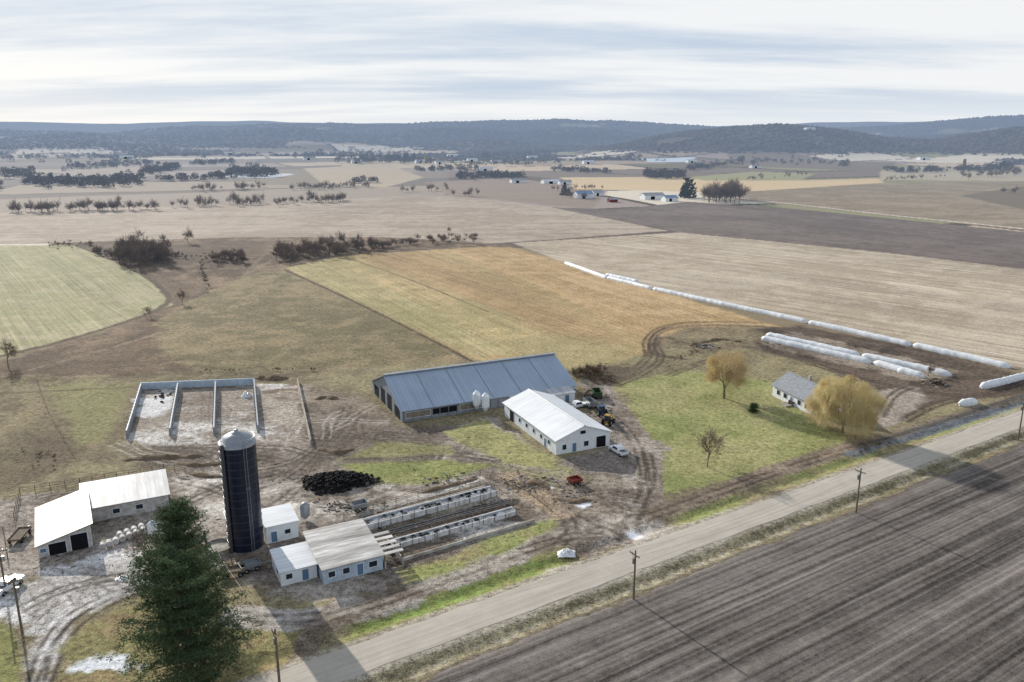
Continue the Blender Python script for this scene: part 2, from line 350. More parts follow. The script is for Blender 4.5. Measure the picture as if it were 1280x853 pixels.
# mud / gravel yard
poly([(385,482),(450,500),(506,534),(600,530),(615,520),(690,578),(770,560),(740,520),(765,505),(790,530),(826,560),(822,600),(808,640),(795,668),(740,705),(690,680),(600,695),(500,735),(470,752),(430,745),(340,735),(290,715),(240,690),(180,690),(60,720),(0,745),(-100,770),(-100,640),(20,625),(210,588),(240,575),(200,560),(160,552),(176,486)],(158,148,136),1.4,soft=2,warp=1.6,rgb2=(112,101,89))
poly([(380,540),(440,545),(400,570),(360,600),(230,590),(150,575),(200,560)],(102,90,77),1.5,soft=3,warp=2,a=.8,rgb2=(150,139,126))
poly([(215,586),(300,588),(370,610),(380,650),(300,640),(225,640)],(194,187,176),1.2,soft=3,warp=2,rgb2=(144,133,120))
poly([(158,548),(178,488),(372,480),(386,556),(330,552),(210,556)],(202,198,192),1.4,soft=1.5,warp=1,rgb2=(146,135,122))
poly([(330,490),(370,485),(382,530),(335,530)],(120,106,89),1.4,soft=2,warp=1.2,rgb2=(172,161,146))
poly([(170,500),(215,498),(208,520),(170,525)],(226,226,226),.6,soft=2,warp=1.5,a=.7)
poly([(225,495),(268,492),(266,505),(222,508)],(110,98,84),1.2,soft=2,warp=1.5,a=.7)
poly([(390,482),(440,492),(480,520),(440,520),(395,505)],(130,115,97),1.4,soft=3,warp=2,a=.7)
for P,a in (([(395,540),(450,545),(440,570),(390,580)],.6),([(450,535),(560,530),(590,545),(500,556)],.55),([(330,560),(390,570),(360,605),(320,600)],.5),([(770,520),(800,545),(812,600),(790,610),(780,560)],.45),([(690,575),(760,570),(790,600),(720,612)],.55),([(150,560),(330,560),(330,582),(180,590)],.55),([(310,640),(380,655),(370,690),(330,660)],.4),([(690,640),(740,650),(720,690),(680,680)],.45),([(740,505),(765,505),(775,540),(745,530)],.6),([(480,700),(560,690),(540,712),(490,722)],.45)):
    poly(P,(84,75,66),1.5,soft=5,warp=2.6,a=a)
# lower left yard and drive
poly([(0,742),(50,712),(110,690),(185,690),(200,725),(150,750),(95,775),(70,853),(60,900),(0,960),(30,853),(35,800),(10,770),(-80,790),(-80,745)],(204,201,198),1.3,soft=2,warp=1.3,rgb2=(154,146,137))
poly([(100,705),(180,700),(160,735),(90,745)],(112,103,93),.8,soft=4,warp=2,a=.5)
poly([(60,853),(100,780),(180,748),(300,770),(380,770),(410,800),(330,853),(300,1000),(30,1000)],(132,126,80),1.2,soft=2,warp=1.2,rgb2=(142,120,86))
poly([(75,830),(150,826),(165,838),(80,842)],(214,216,220),.9,soft=1,warp=1.4)
poly([(0,780),(22,790),(28,853),(20,900),(-100,900),(-100,790)],(130,130,76),1.1,soft=1.5,warp=1)
# lanes
line([(795,672),(805,640),(806,600),(802,560),(780,530),(765,508),(742,480),(745,468)],8,(158,148,136),1.3,rgb2=(116,105,93),warp=.9)
poly([(770,690),(800,655),(830,650),(860,655),(800,690),(730,712),(690,712)],(182,173,162),1.2,soft=2,warp=1,rgb2=(142,131,118))
line([(805,645),(880,620),(960,592),(1040,566),(1110,548),(1200,520),(1290,496)],5,(138,123,104),1.2,rgb2=(108,96,80),warp=.8)
line([(410,775),(470,758),(560,722),(640,694),(700,668),(790,650)],6,(166,157,144),1.3,rgb2=(116,105,92),warp=.9)
line([(375,840),(382,805),(400,780),(430,768)],4,(138,125,108),1.1,rgb2=(108,96,80),warp=.6)
line([(300,770),(360,778),(410,770),(440,756)],5,(176,168,158),1.1,rgb2=(132,121,108),warp=.8)
def tracks(P,rgb=(88,78,68),a=.8,w=.9,warp=.35,brk=.45):
    Q=[S(*p) for p in P]
    for s_ in (-1,1):
        T=[]
        for i in range(len(Q)):
            p=Q[max(0,i-1)];q=Q[min(len(Q)-1,i+1)];d=math.hypot(q[0]-p[0],q[1]-p[1])+1e-6
            T.append((Q[i][0]-(q[1]-p[1])/d*s_*.95,Q[i][1]+(q[0]-p[0])/d*s_*.95))
        line(T,w,rgb,1.2,warp=warp,a=a,px=False,soft=.4,brk=brk)
for P in ([(446,515),(434,540),(408,565),(385,600),(335,640),(300,660)],[(436,505),(424,535),(395,562),(370,590),(320,610)],[(405,535),(445,548),(505,548),(565,562),(640,588),(720,604),(800,622)],
          [(360,560),(400,572),(480,572),(560,566),(650,578)],[(380,545),(420,552),(470,540),(510,545)],[(790,660),(806,620),(806,580),(790,545),(765,520)],[(780,680),(792,640),(816,600),(808,565)],
          [(410,772),(480,752),(560,722),(650,690),(720,668),(790,655)],[(700,672),(760,668),(800,690)],[(30,760),(80,735),(150,720),(200,715)],[(45,853),(60,800),(100,760),(170,735)],[(55,853),(80,790),(130,755),(190,730)],
          [(220,600),(270,610),(330,640),(360,640)],[(215,640),(250,620),(300,600),(350,590)],[(805,648),(880,622),(960,594),(1040,568),(1110,550)],[(640,600),(690,625),(740,650),(790,670)],[(620,590),(680,600),(740,620),(780,640)],
          [(345,575),(280,565),(220,562),(165,560)],[(350,560),(300,558),(240,558)],[(300,770),(350,776),(400,770)],[(700,640),(720,660),(700,680)],[(452,520),(446,540),(470,556),(540,552)],[(416,530),(400,556),(362,580),(300,590)]):
    tracks(P,rgb=random.choice(((72,64,56),(86,76,66),(66,59,52))),a=.85)
rt=random.Random(4)
for i in range(80):
    cx_,cy_=rt.choice(((420,545,),(700,640),(330,590),(250,620),(560,560),(760,620),(130,720),(780,600),(640,610),(400,620),(60,740),(290,530),(420,515),(200,575),(120,740)))
    x=cx_+rt.uniform(-60,60); y=cy_+rt.uniform(-14,14); a0=rt.random()*6.3; P=[]
    for k_ in range(5): P.append((x,y)); x+=math.cos(a0)*26; y+=math.sin(a0)*9; a0+=rt.uniform(-.5,.5)
    tracks(P,rgb=rt.choice(((84,74,65),(100,89,77),(70,62,55),(200,193,182))),a=.55,w=.55)
# green islands
poly([(426,574),(470,552),(560,556),(570,568),(480,572)],(142,136,98),1.2,soft=2,warp=.8,rgb2=(124,122,78))
poly([(425,580),(540,574),(626,580),(590,592),(530,604),(470,603)],(146,146,88),1.2,soft=2,warp=.8,rgb2=(122,128,72))
poly([(552,540),(606,527),(640,545),(692,574),(712,588),(690,590),(640,580),(580,558)],(150,147,94),1.2,soft=2,warp=1,rgb2=(126,126,78))
poly([(620,585),(690,588),(760,600),(700,612)],(140,136,88),1.2,soft=3,warp=1,a=.6)
poly([(496,715),(560,695),(650,662),(690,650),(700,658),(640,682),(560,712),(505,732)],(132,139,78),1.2,soft=1.5,warp=.8,rgb2=(146,136,92))
# feed lot
FL=pang((455,662),(620,622))
poly([(430,640),(600,592),(640,598),(690,620),(670,640),(500,705),(470,690)],(156,145,130),1.5,soft=1.5,warp=.8,rgb2=(104,93,79))
line([(440,655),(610,608)],3.0,(92,80,65),1.5,warp=.7)
line([(450,640),(600,598)],2.6,(192,185,174),1.2,warp=.6)
line([(470,672),(640,628)],3.4,(64,57,50),1.5,warp=.5)
line([(486,694),(662,645)],3.0,(182,176,168),1.3,warp=.6,rgb2=(108,98,84))
line([(640,598),(700,640)],6,(156,137,112),1.5,warp=1.2)
line([(655,600),(740,632)],3,(136,116,92),1.5,warp=1.2)
poly([(385,612),(470,606),(520,622),(440,645),(385,640)],(178,170,159),1.5,soft=2,warp=1.4,rgb2=(112,101,89))
poly([(690,598),(760,600),(770,640),(700,640)],(144,132,117),1.5,soft=3,warp=1.4,rgb2=(106,95,82))
# mud at silage bags
MUD=(78,68,58)
poly([(930,412),(1000,408),(1130,432),(1250,462),(1280,470),(1400,490),(1400,520),(1280,492),(1180,505),(1120,530),(1095,500),(1080,478),(1000,450),(950,440)],(104,90,77),1.3,soft=2.5,warp=1.6,rgb2=(72,63,55))
poly([(1090,488),(1150,482),(1160,500),(1120,530),(1096,535)],(154,143,130),1.2,soft=2,warp=1)
poly([(960,420),(1000,416),(1200,464),(1190,476),(1140,476),(950,432)],(146,133,116),1.3,soft=2,warp=1.2,rgb2=(98,86,74))
for w in ([(1280,462),(1180,445),(1060,420),(960,408),(870,406),(825,412),(812,428),(818,445),(850,448)],[(818,430),(808,450),(790,466),(760,480)],[(860,430),(830,420),(818,428),(830,450),(800,470),(770,482)],[(870,440),(930,430),(1000,450),(1080,475),(1200,500),(1290,480)],[(835,470),(880,452),(930,440)],[(1270,470),(1180,452),(1080,430),(980,412)],[(1290,475),(1200,470),(1120,486),(1100,520)],[(1280,490),(1180,500),(1130,526)],[(960,404),(880,402),(830,406),(806,424),(810,446)]):
    tracks(w,rgb=MUD,a=.95,w=1.3,brk=.25)
poly([(850,410),(930,408),(960,420),(930,432),(880,440),(850,432)],(104,92,75),1.3,soft=4,warp=2,rgb2=(136,123,93))
poly([(712,465),(760,455),(800,460),(790,475),(745,482)],(98,87,71),1.3,soft=3,warp=2)
# ditch at right
line([(1062,568),(1120,552),(1200,526),(1290,500),(1400,465)],2.6,(112,120,130),1.0,warp=.8,a=.75)
line([(1080,556),(1150,536),(1280,494)],1.6,(76,76,76),1.0,warp=.6,a=.8)
# road shoulders, verge, ploughed field south of road
def rpt(t,n): p=RD0+RDD*t+RDN*n; return (float(p[0]),float(p[1]))
poly([rpt(-200,-3.0),rpt(700,-3.0),rpt(700,-12),rpt(160,-8.8),rpt(-200,-10.0)],(140,131,102),1.4,soft=1,warp=.6,px=False,rgb2=(108,103,76))
line([rpt(-150,-6.9),rpt(400,-6.4)],1.2,(170,163,150),1.2,px=False,warp=1.1,a=.6,brk=.6)
line([rpt(-150,-8.6),rpt(400,-8.0)],1.0,(86,78,65),1.2,px=False,warp=.7,a=.7)
poly([rpt(-300,-9.6),rpt(160,-8.6),rpt(900,-10),rpt(900,-400),rpt(-300,-400)],(112,105,99),.6,(RANG,3.0),soft=1.2,warp=.5,px=False,rgb2=(100,93,87))
line([rpt(-150,3.7),rpt(600,3.7)],1.6,(162,154,138),1.2,px=False,warp=.4,a=.8)
line([rpt(-150,-3.7),rpt(600,-3.7)],1.4,(162,154,138),1.2,px=False,warp=.4,a=.8)
for (a,b,w) in ((795,668,8),(728,631,9),(812,622,5),(690,610,4),(150,724,8)):
    poly([(a-w,b),(a-w*.3,b-w*.35),(a+w*.5,b-w*.3),(a+w,b+w*.1),(a+w*.2,b+w*.35)],(218,220,224),.8,soft=.6,warp=.5)
# woods on hills
def woodmask(x,y,z,r):
    w=sst(-.04,.08,fbm(x,y,650,4,91)+sst(45,100,z)*.6-.12)*sst(2300,2900,r)
    w=np.maximum(w,sst(16,30,z)*(r>2500)*(r<3900)*(x>250)*sst(-.62,-.5,fbm(x,y,300,3,92)))
    w=np.maximum(w,sst(18,32,z)*(r>3700)*(r<5600)*sst(-.35,-.2,fbm(x,y,380,3,95)))
    return w
wm=woodmask(X,Y,Zg,R)
wc=np.array(alb((78,72,68)))[None,:]; wm_=wm[:,None]*.9; col=col*(1-wm_)+wc*wm_; rowv[:,2]*=(1-wm)
V=np.stack([X,Y,Zg],1)
i=np.arange(nr-1)[:,None]; j=np.arange(na)[None,:]; j2=(j+1)%na
Fq=np.stack([i*na+j,i*na+j2,(i+1)*na+j2,(i+1)*na+j],-1).reshape(-1,4)[:,::-1]
V=np.concatenate([V,[[0,0,0]]]); 
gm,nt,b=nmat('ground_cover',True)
ca=N(nt,'ShaderNodeAttribute',attribute_name='gcol'); da=N(nt,'ShaderNodeAttribute',attribute_name='gdet'); ra_=N(nt,'ShaderNodeAttribute',attribute_name='grow')
tc=N(nt,'ShaderNodeTexCoord'); ob=tc.outputs['Object']
sp=N(nt,'ShaderNodeSeparateXYZ'); nt.links.new(ra_.outputs['Vector'],sp.inputs[0])
def rown(kc,kt,d=2):
    cb=N(nt,'ShaderNodeCombineXYZ'); nt.links.new(mth(nt,'MULTIPLY',sp.outputs[0],kc),cb.inputs[0]); nt.links.new(mth(nt,'MULTIPLY',sp.outputs[1],kt),cb.inputs[1]); return noise(nt,cb.outputs[0],1.0,d,.6)
r1=rown(1.15,.010,1); r2=rown(.22,.004); r3=rown(.05,.003,1)
rr=mth(nt,'ADD',mth(nt,'MULTIPLY',mth(nt,'SUBTRACT',r1,.5),.9),mth(nt,'ADD',mth(nt,'MULTIPLY',mth(nt,'SUBTRACT',r2,.5),.45),mth(nt,'MULTIPLY',mth(nt,'SUBTRACT',r3,.5),.25)))
rr=mth(nt,'MULTIPLY',rr,sp.outputs[2])
nA=noise(nt,ob,.12,4,.65); nB=noise(nt,ob,.9,4,.75); nC=noise(nt,ob,4.5,1,.7)
dd=mth(nt,'ADD',mth(nt,'MULTIPLY',mth(nt,'SUBTRACT',nA,.5),.7),mth(nt,'ADD',mth(nt,'MULTIPLY',mth(nt,'SUBTRACT',nB,.5),2.3),mth(nt,'MULTIPLY',mth(nt,'SUBTRACT',nC,.5),1.7)))
dd=mth(nt,'MULTIPLY',dd,da.outputs['Fac'])
vv=mth(nt,'MAXIMUM',mth(nt,'ADD',mth(nt,'ADD',rr,dd),1.0),.3)
cm=N(nt,'ShaderNodeCombineXYZ'); [nt.links.new(vv,cm.inputs[q]) for q in range(3)]
cc=mixc(nt,1.0,ca.outputs['Color'],cm.outputs[0],'MULTIPLY')
hs=N(nt,'ShaderNodeHueSaturation'); nt.links.new(cc,hs.inputs['Color']); hs.inputs['Saturation'].default_value=.9
nt.links.new(mth(nt,'MULTIPLY_ADD',mth(nt,'SUBTRACT',nB,.5),.06,.495),hs.inputs['Hue'])
nt.links.new(hs.outputs[0],b.inputs['Base Color']); b.inputs['Roughness'].default_value=.95; b.inputs['Specular IOR Level'].default_value=.1
bp=N(nt,'ShaderNodeBump'); bp.inputs['Strength'].default_value=.55; bp.inputs['Distance'].default_value=.22
nD=noise(nt,ob,1.6,2,.7)
hh=mth(nt,'ADD',mth(nt,'MULTIPLY',nD,da.outputs['Fac']),mth(nt,'MULTIPLY',mth(nt,'MULTIPLY',rown(1.15,.010,0),.35),sp.outputs[2]))
nt.links.new(hh,bp.inputs['Height']); nt.links.new(bp.outputs[0],b.inputs['Normal'])
g=npmesh('ground_terrain',V,Fq,gm,smooth=True)
me=g.data
a_=me.attributes.new('gcol','FLOAT_COLOR','POINT'); a_.data.foreach_set('color',np.concatenate([np.concatenate([col,np.ones((len(col),1))],1),[[.2,.2,.2,1]]]).astype(np.float32).ravel())
a_=me.attributes.new('gdet','FLOAT','POINT'); a_.data.foreach_set('value',np.append(det,0).astype(np.float32))
a_=me.attributes.new('grow','FLOAT_VECTOR','POINT'); a_.data.foreach_set('vector',np.concatenate([rowv,[[0,0,0]]]).astype(np.float32).ravel())
# ================= ROAD =================
m,nt,b=nmat('road_asphalt'); tc=N(nt,'ShaderNodeTexCoord'); ob=tc.outputs['Object']; sp=N(nt,'ShaderNodeSeparateXYZ'); nt.links.new(ob,sp.inputs[0])
mp=N(nt,'ShaderNodeMapping'); mp.inputs['Scale'].default_value=(.03,1,1); nt.links.new(ob,mp.inputs[0])
f=noise(nt,mp.outputs[0],1.3,4); f2=noise(nt,ob,.25,5,.7); f3=noise(nt,ob,6,3)
c_=mixc(nt,mth(nt,'MULTIPLY_ADD',f,2,-.5),alb((188,180,168)),alb((162,153,141)))
v=mth(nt,'ADD',mth(nt,'MULTIPLY',f2,.5),mth(nt,'MULTIPLY_ADD',f3,.3,.6)); cm=N(nt,'ShaderNodeCombineXYZ'); [nt.links.new(v,cm.inputs[q]) for q in range(3)]
c_=mixc(nt,1.0,c_,cm.outputs[0],'MULTIPLY'); nt.links.new(c_,b.inputs['Base Color']); b.inputs['Roughness'].default_value=.9
rb=MB(); L0,L1=-160,620; n=260; w=3.2
for q in range(n+1):
    t=L0+(L1-L0)*q/n
    e1=w+.12*math.sin(q*1.7)+.08*math.sin(q*4.1); e2=w+.12*math.sin(q*1.3+2)+.08*math.sin(q*3.3)
    rb.v+=[(t,-e2-.15,-.05),(t,-e2,.03),(t,0,.07),(t,e1,.03),(t,e1+.15,-.05)]
for q in range(n):
    for k_ in range(4): rb.f.append((q*5+k_,(q+1)*5+k_,(q+1)*5+k_+1,q*5+k_+1)); rb.m.append(0)
rb.obj('country_road',[m],loc=(RD0[0],RD0[1],.0),rz=RANG)
# ================= BUILDINGS =================
R_blue=roofmat('blue_gray_metal_roof',(154,170,188),(174,184,196),0,.5,.1,1.0,.5,.05,k=1)
R_white=roofmat('white_metal_roof',(222,226,230),(188,190,193),1,.5,.05,.9,.5,.05,k=1)
R_galv=roofmat('galvanised_roof',(198,201,206),(146,142,137),0,.45,.2,.8,.8,.10,k=.92)
R_galvy=roofmat('galvanised_roof_b',(198,200,203),(156,142,130),1,.5,.15,.8,.9,.12,k=.92)
R_old=roofmat('old_patchy_roof',(212,211,208),(118,106,95),1,.6,.1,1.6,1.0,.26,k=1)
def building(name,A,ang,L,W,roof,wall,rmat,ops=(),oh=.4,th=.12,z=None):
    z=hz(*A) if z is None else z
    e=empty(name,A[0],A[1],z,ang); k=roof[0];h0,h1=roof[1],roof[2]
    def hf(x,y):
        if k=='x': return h0+(h1-h0)*(1-abs(y-W/2)/(W/2))
        if k=='y': return h0+(h1-h0)*(1-abs(x-L/2)/(L/2))
        if k=='mf': return h0+(h1-h0)*y/W
        return h0+(h1-h0)*x/L
    P=[(0,0),(L/2,0),(L,0),(L,W/2),(L,W),(L/2,W),(0,W),(0,W/2)]
    mb=MB()
    for i_ in range(8):
        p,q=P[i_],P[(i_+1)%8]; mb.add([(*p,-.6),(*q,-.6),(*q,hf(*q)),(*p,hf(*p))],[(0,1,2,3)])
    mb.obj('walls',[wall],e)
    rb=MB()
    def slab(x0,x1,y0,y1):
        c=[(x0,y0),(x1,y0),(x1,y1),(x0,y1)]
        V=[(x,y,hf(x,y)+.02) for x,y in c]+[(x,y,hf(x,y)+.02+th) for x,y in c]
        rb.add(V,[(3,2,1,0),(4,5,6,7),(0,1,5,4),(1,2,6,5),(2,3,7,6),(3,0,4,7)])
    if k=='x': slab(-oh,L+oh,-oh,W/2); slab(-oh,L+oh,W/2,W+oh)
    elif k=='y': slab(-oh,L/2,-oh,W+oh); slab(L/2,L+oh,-oh,W+oh)
    else: slab(-oh,L+oh,-oh,W+oh)
    rb.obj('roof',[rmat],e)
    if k in 'xy':
        cb=MB()
        if k=='x': V=[(x,W/2+dy,h1+dz) for x in (-oh,L+oh) for dy,dz in ((-.3,.1),(0,.27),(.3,.1))]
        else: V=[(L/2+dy,x,h1+dz) for x in (-oh,W+oh) for dy,dz in ((-.3,.1),(0,.27),(.3,.1))]
        cb.add(V,[(0,3,4,1),(1,4,5,2),(0,1,2),(5,4,3),(0,2,5,3)]); cb.obj('ridge_cap',['metal'],e)
    grp={}
    for (sd,u0,u1,z0,z1,mt) in ops: grp.setdefault(mt,[]).append((sd,u0,u1,z0,z1))
    fr=MB(); hasf=False
    for mt,ls in grp.items():
        mb=MB()
        for (sd,u0,u1,z0,z1) in ls:
            def bx(m_,a,b_,c0,c1,d):
                if sd=='F': m_.box(a,b_,-d,.05,c0,c1)
                elif sd=='B': m_.box(a,b_,W-.05,W+d,c0,c1)
                elif sd=='L': m_.box(-d,.05,a,b_,c0,c1)
                else: m_.box(L-.05,L+d,a,b_,c0,c1)
            bx(mb,u0,u1,z0,z1,.04)
            if mt!='dark' or (u1-u0)<4:
                hasf=True; t=.1
                bx(fr,u0-t,u0-.003,z0-t,z1+t,.07); bx(fr,u1+.003,u1+t,z0-t,z1+t,.07); bx(fr,u0,u1,z1+.003,z1+t,.07); bx(fr,u0,u1,z0-t,z0-.003,.07)
        mb.obj({'dark':'openings','glass':'windows','bluep':'doors'}.get(mt,'panels_'+mt),[mt],e)
    if hasf: fr.obj('trim',['white'],e)
    return e
A1=S(503,528); L1_=50.2; W1=27.5; ang1=math.atan2(S(718,495)[1]-A1[1],S(718,495)[0]-A1[0])
ops=[('F',1.0,7.5,.9,2.4,'tanwall'),('F',8.2,15,.9,2.4,'dark'),('F',15.7,23,.9,2.4,'tanwall'),('F',30,37,.9,2.2,'dark'),('F',37.7,44,.9,2.2,'dark'),('F',45,49.4,.9,2.2,'dark')]
ops+=[('L',2,6.5,0,3.0,'dark'),('L',9,13,.0,4.2,'dark'),('L',15,19,0,4.2,'dark'),('L',21,25.5,0,3.0,'dark')]
fb=building('freestall_barn',A1,ang1,L1_,W1,('x',3.2,8.6),M['wallgray'],R_blue,ops,.6)
mb=MB(); mb.box(30,50,-.12,-.055,2.22,3.1); mb.box(30,50,-.12,-.055,0,.85); mb.obj('white_side_panel',['white'],fb)
mb=MB()
for x in np.arange(.5,50,2.4): mb.box(x-.08,x+.08,-.14,-.05,0,3.1)
mb.obj('side_posts',['metal'],fb)
mb=MB(); mb.box(-.6,50.8,W1/2-.6,W1/2+.6,8.75,9.05); mb.obj('ridge_vent',['wallgray'],fb)
mb=MB(); f_=lambda y:3.2+5.4*(y/(W1/2)); y0,y1=-.6,W1/2-.62
for x in (8.4,16.8,25.2,33.6,42): mb.add([(x-.12,y0,f_(y0)+.19),(x+.12,y0,f_(y0)+.19),(x+.12,y1,f_(y1)+.19),(x-.12,y1,f_(y1)+.19)],[(0,1,2,3)])
mb.obj('roof_lap_seams',['wallgray'],fb)
A2=S(695,569); B2=S(762,557); ang2=math.atan2(B2[1]-A2[1],B2[0]-A2[0]); W2=math.hypot(B2[0]-A2[0],B2[1]-A2[1])
ops=[('F',1.6,2.6,1,2.2,'glass'),('F',4.2,5.2,.1,2.2,'bluep'),('F',7.2,8.4,1,2.2,'glass'),('F',10.5,13,.1,2.8,'dark'),('F',6.2,7.6,4.1,4.9,'dark')]
ops+=[('L',u,u+1.1,1.4,2.4,'glass') for u in (3,7,11,15,19)]+[('L',23,25.5,0,2.8,'dark'),('L',4.9,5.9,0,2.2,'bluep')]
building('milking_parlor',A2,ang2,W2,29,('y',3.6,6.1),M['white'],R_white,ops,.5)
building('parlor_annex',S(690,506),ang2,7,7,('mf',2.6,3.6),M['white'],R_galv,[('F',1,2,1,2,'glass'),('F',4,5.2,.1,2.2,'bluep')],.3)
building('pole_shed',S(105,655),math.radians(27),14.8,8.8,('mf',2.9,4.4),M['whited'],R_galv,[('F',5,6.2,1,1.9,'glass'),('F',9,10.2,1,1.9,'glass'),('R',2,5,0,2.6,'dark')],.4)
building('machine_shed',S(49,698),math.radians(30),8.3,16.5,('mr',2.3,4.3),M['whited'],R_galvy,[('F',1.6,4.2,0,2.2,'dark'),('F',5,7.6,0,3,'dark'),('F',.3,1.2,.9,1.6,'bluep')],.4)
building('silo_room',S(334,680),math.radians(28),5.6,6.5,('mf',3.2,3.6),M['white'],R_white,[('F',.8,1.8,.1,2.1,'bluep'),('F',3.2,4.2,1.2,2,'glass')],.25)
building('block_shed',S(288,676),math.radians(28),3.4,5.5,('mf',2.9,3.1),M['whited'],R_galv,[('F',1,2,.1,2,'dark')],.2)
lb=building('heifer_barn',S(405,731),math.radians(28),10,11.5,('mf',2.7,3.8),M['bluewall'],R_old,[('F',.8,1.9,1,2,'glass'),('F',3.2,4.3,1,2,'glass'),('F',5.6,6.6,.1,2.1,'bluep'),('F',7.6,9,1,2,'glass'),('R',1,5,.1,2.6,'dark'),('R',6,10.5,.1,2.8,'dark')],.35)
building('milk_house',S(352,733),math.radians(28),5.8,7,('mf',2.4,2.9),M['white'],R_white,[('F',.8,1.8,1,1.9,'glass'),('F',3.4,4.4,.1,2,'bluep'),('L',2,3,1,1.9,'glass')],.25)
o=S(480,712); e=empty('open_lean_to',o[0],o[1],0,math.radians(28)); mb=MB()
for x in (0.3,3.4):
    for y in (.3,4,8): mb.box(x-.1,x+.1,y-.1,y+.1,-.3,2.5)
mb.obj('posts',['wood'],e); mb=MB()
for i_ in range(5): mb.box(.1,3.6,i_*1.75,i_*1.75+.9,2.5,2.62)
mb.obj('roof_slats',[R_old],e); mb=MB(); mb.box(.2,.4,0,8.4,0,1.3); mb.box(3.3,3.5,0,8.4,0,1.2); mb.obj('side_panels',['whited'],e)
hA=S(1014,519); hang=math.radians(17)
he=building('farm_house',hA,hang,10,17,('y',3.2,6.2),M['white'],M['shingle'],[('L',1.5,2.9,1,2.3,'glass'),('L',4.5,5.9,1,2.3,'glass'),('L',8,9,.1,2.2,'bluep'),('L',10.5,12,1,2.3,'glass'),('L',13.6,15,1,2.3,'glass'),('F',1.5,2.7,1,2.3,'glass'),('F',6.5,8,1,2.3,'glass'),('F',4.4,5.4,4,4.9,'glass')],.5,.15)
mb=MB(); mb.box(5.6,6.3,9,9.8,4.5,7.4); mb.obj('chimney',['conc'],he)
mb=MB(); mb.box(-2.6,-.06,7.2,10,-.2,.35); mb.obj('porch',['conc'],he)
# ---- silo
sx,sy=S(308,681); e=empty('tower_silo',sx,sy,0,0)
m_s,nt,b=nmat('dark_blue_silo_glass_steel'); tc=N(nt,'ShaderNodeTexCoord'); sp=N(nt,'ShaderNodeSeparateXYZ'); nt.links.new(tc.outputs['Object'],sp.inputs[0])
fz=mth(nt,'FRACT',mth(nt,'DIVIDE',sp.outputs[2],1.4)); ln=mth(nt,'LESS_THAN',fz,.07)
f=noise(nt,tc.outputs['Object'],.8,4); c_=mixc(nt,f,alb((18,24,44),.9),alb((34,42,66),.9)); c_=mixc(nt,mth(nt,'MULTIPLY',ln,.6),c_,alb((74,80,94),.9))
nt.links.new(c_,b.inputs['Base Color']); b.inputs['Roughness'].default_value=.3
MB().lathe([(3.0,-.5),(3.0,19.2)],40).obj('shell',[m_s],e,smooth=True)
mb=MB(); 
for z_ in np.arange(1.4,19.3,1.4): mb.torus((0,0,z_),3.02,.05,n=40,k=5)
mb.obj('hoops',[m_s],e,smooth=True)
MB().lathe([(3.12,19.1),(3.12,19.6),(3.0,19.6),(2.3,20.5),(1.2,21.1),(.35,21.3),(.35,21.7),(.0,21.75)],40).obj('domed_roof',['metal'],e,smooth=True)
mb=MB(); mb.torus((0,0,20.4),2.9,.04,n=40,k=5)
for i_ in range(12):
    a=i_*math.pi/6; mb.tube((2.9*math.cos(a),2.9*math.sin(a),19.6),(2.9*math.cos(a),2.9*math.sin(a),20.4),.03,n=4)
mb.obj('guard_rail',['metal'],e)
mb=MB()
for yo in (-.25,.25): mb.tube((3.25,yo,0),(3.25,yo,20.2),.035,n=4)
for z_ in np.arange(.4,20,.4): mb.tube((3.25,-.25,z_),(3.25,.25,z_),.02,n=4)
mb.torus((3.4,0,12),.38,.03,n=10,k=4)
mb.obj('ladder',['metal'],e)
mb=MB(); mb.tube((1.2,-3.05,0),(1.2,-3.05,20),.28,n=10); mb.obj('fill_pipe',['wire'],e); e.rotation_euler=(0,0,math.radians(-50))
x,y=S(273,687); mb=MB(); mb.lathe([(2.6,-.3),(2.6,.9),(2.35,.9),(2.35,.5),(0,.5)],30); mb.obj('silo_foundation',['conc'],loc=(x,y,0),smooth=False)
x,y=S(382,650); MB().lathe([(0.9,.9),(.9,2.9),(.5,3.5),(.0,3.6)],16).lathe([(0,.2),(.3,.3),(.9,.9)],16).obj('small_feed_bin',['metal'],loc=(x,y,0),smooth=True)
def bin_(px_,py_,r,h):
    x,y=S(px_,py_); e=empty('feed_bin',x,y,0,0); MB().lathe([(.3,h*.18),(r,h*.36),(r,h*.84),(.3,h*.97),(0,h)],20).obj('hopper_tank',['white'],e,smooth=False)
    mb=MB()
    for i_ in range(4):
        a=math.pi/4+i_*math.pi/2; mb.tube((r*.96*math.cos(a),r*.96*math.sin(a),-.2),(r*.96*math.cos(a),r*.96*math.sin(a),h*.45),.06,n=5)
    mb.obj('legs',['metal'],e)
bin_(596,516,1.0,6.2); bin_(607,519,1.0,6.2); bin_(193,680,.85,4.6)
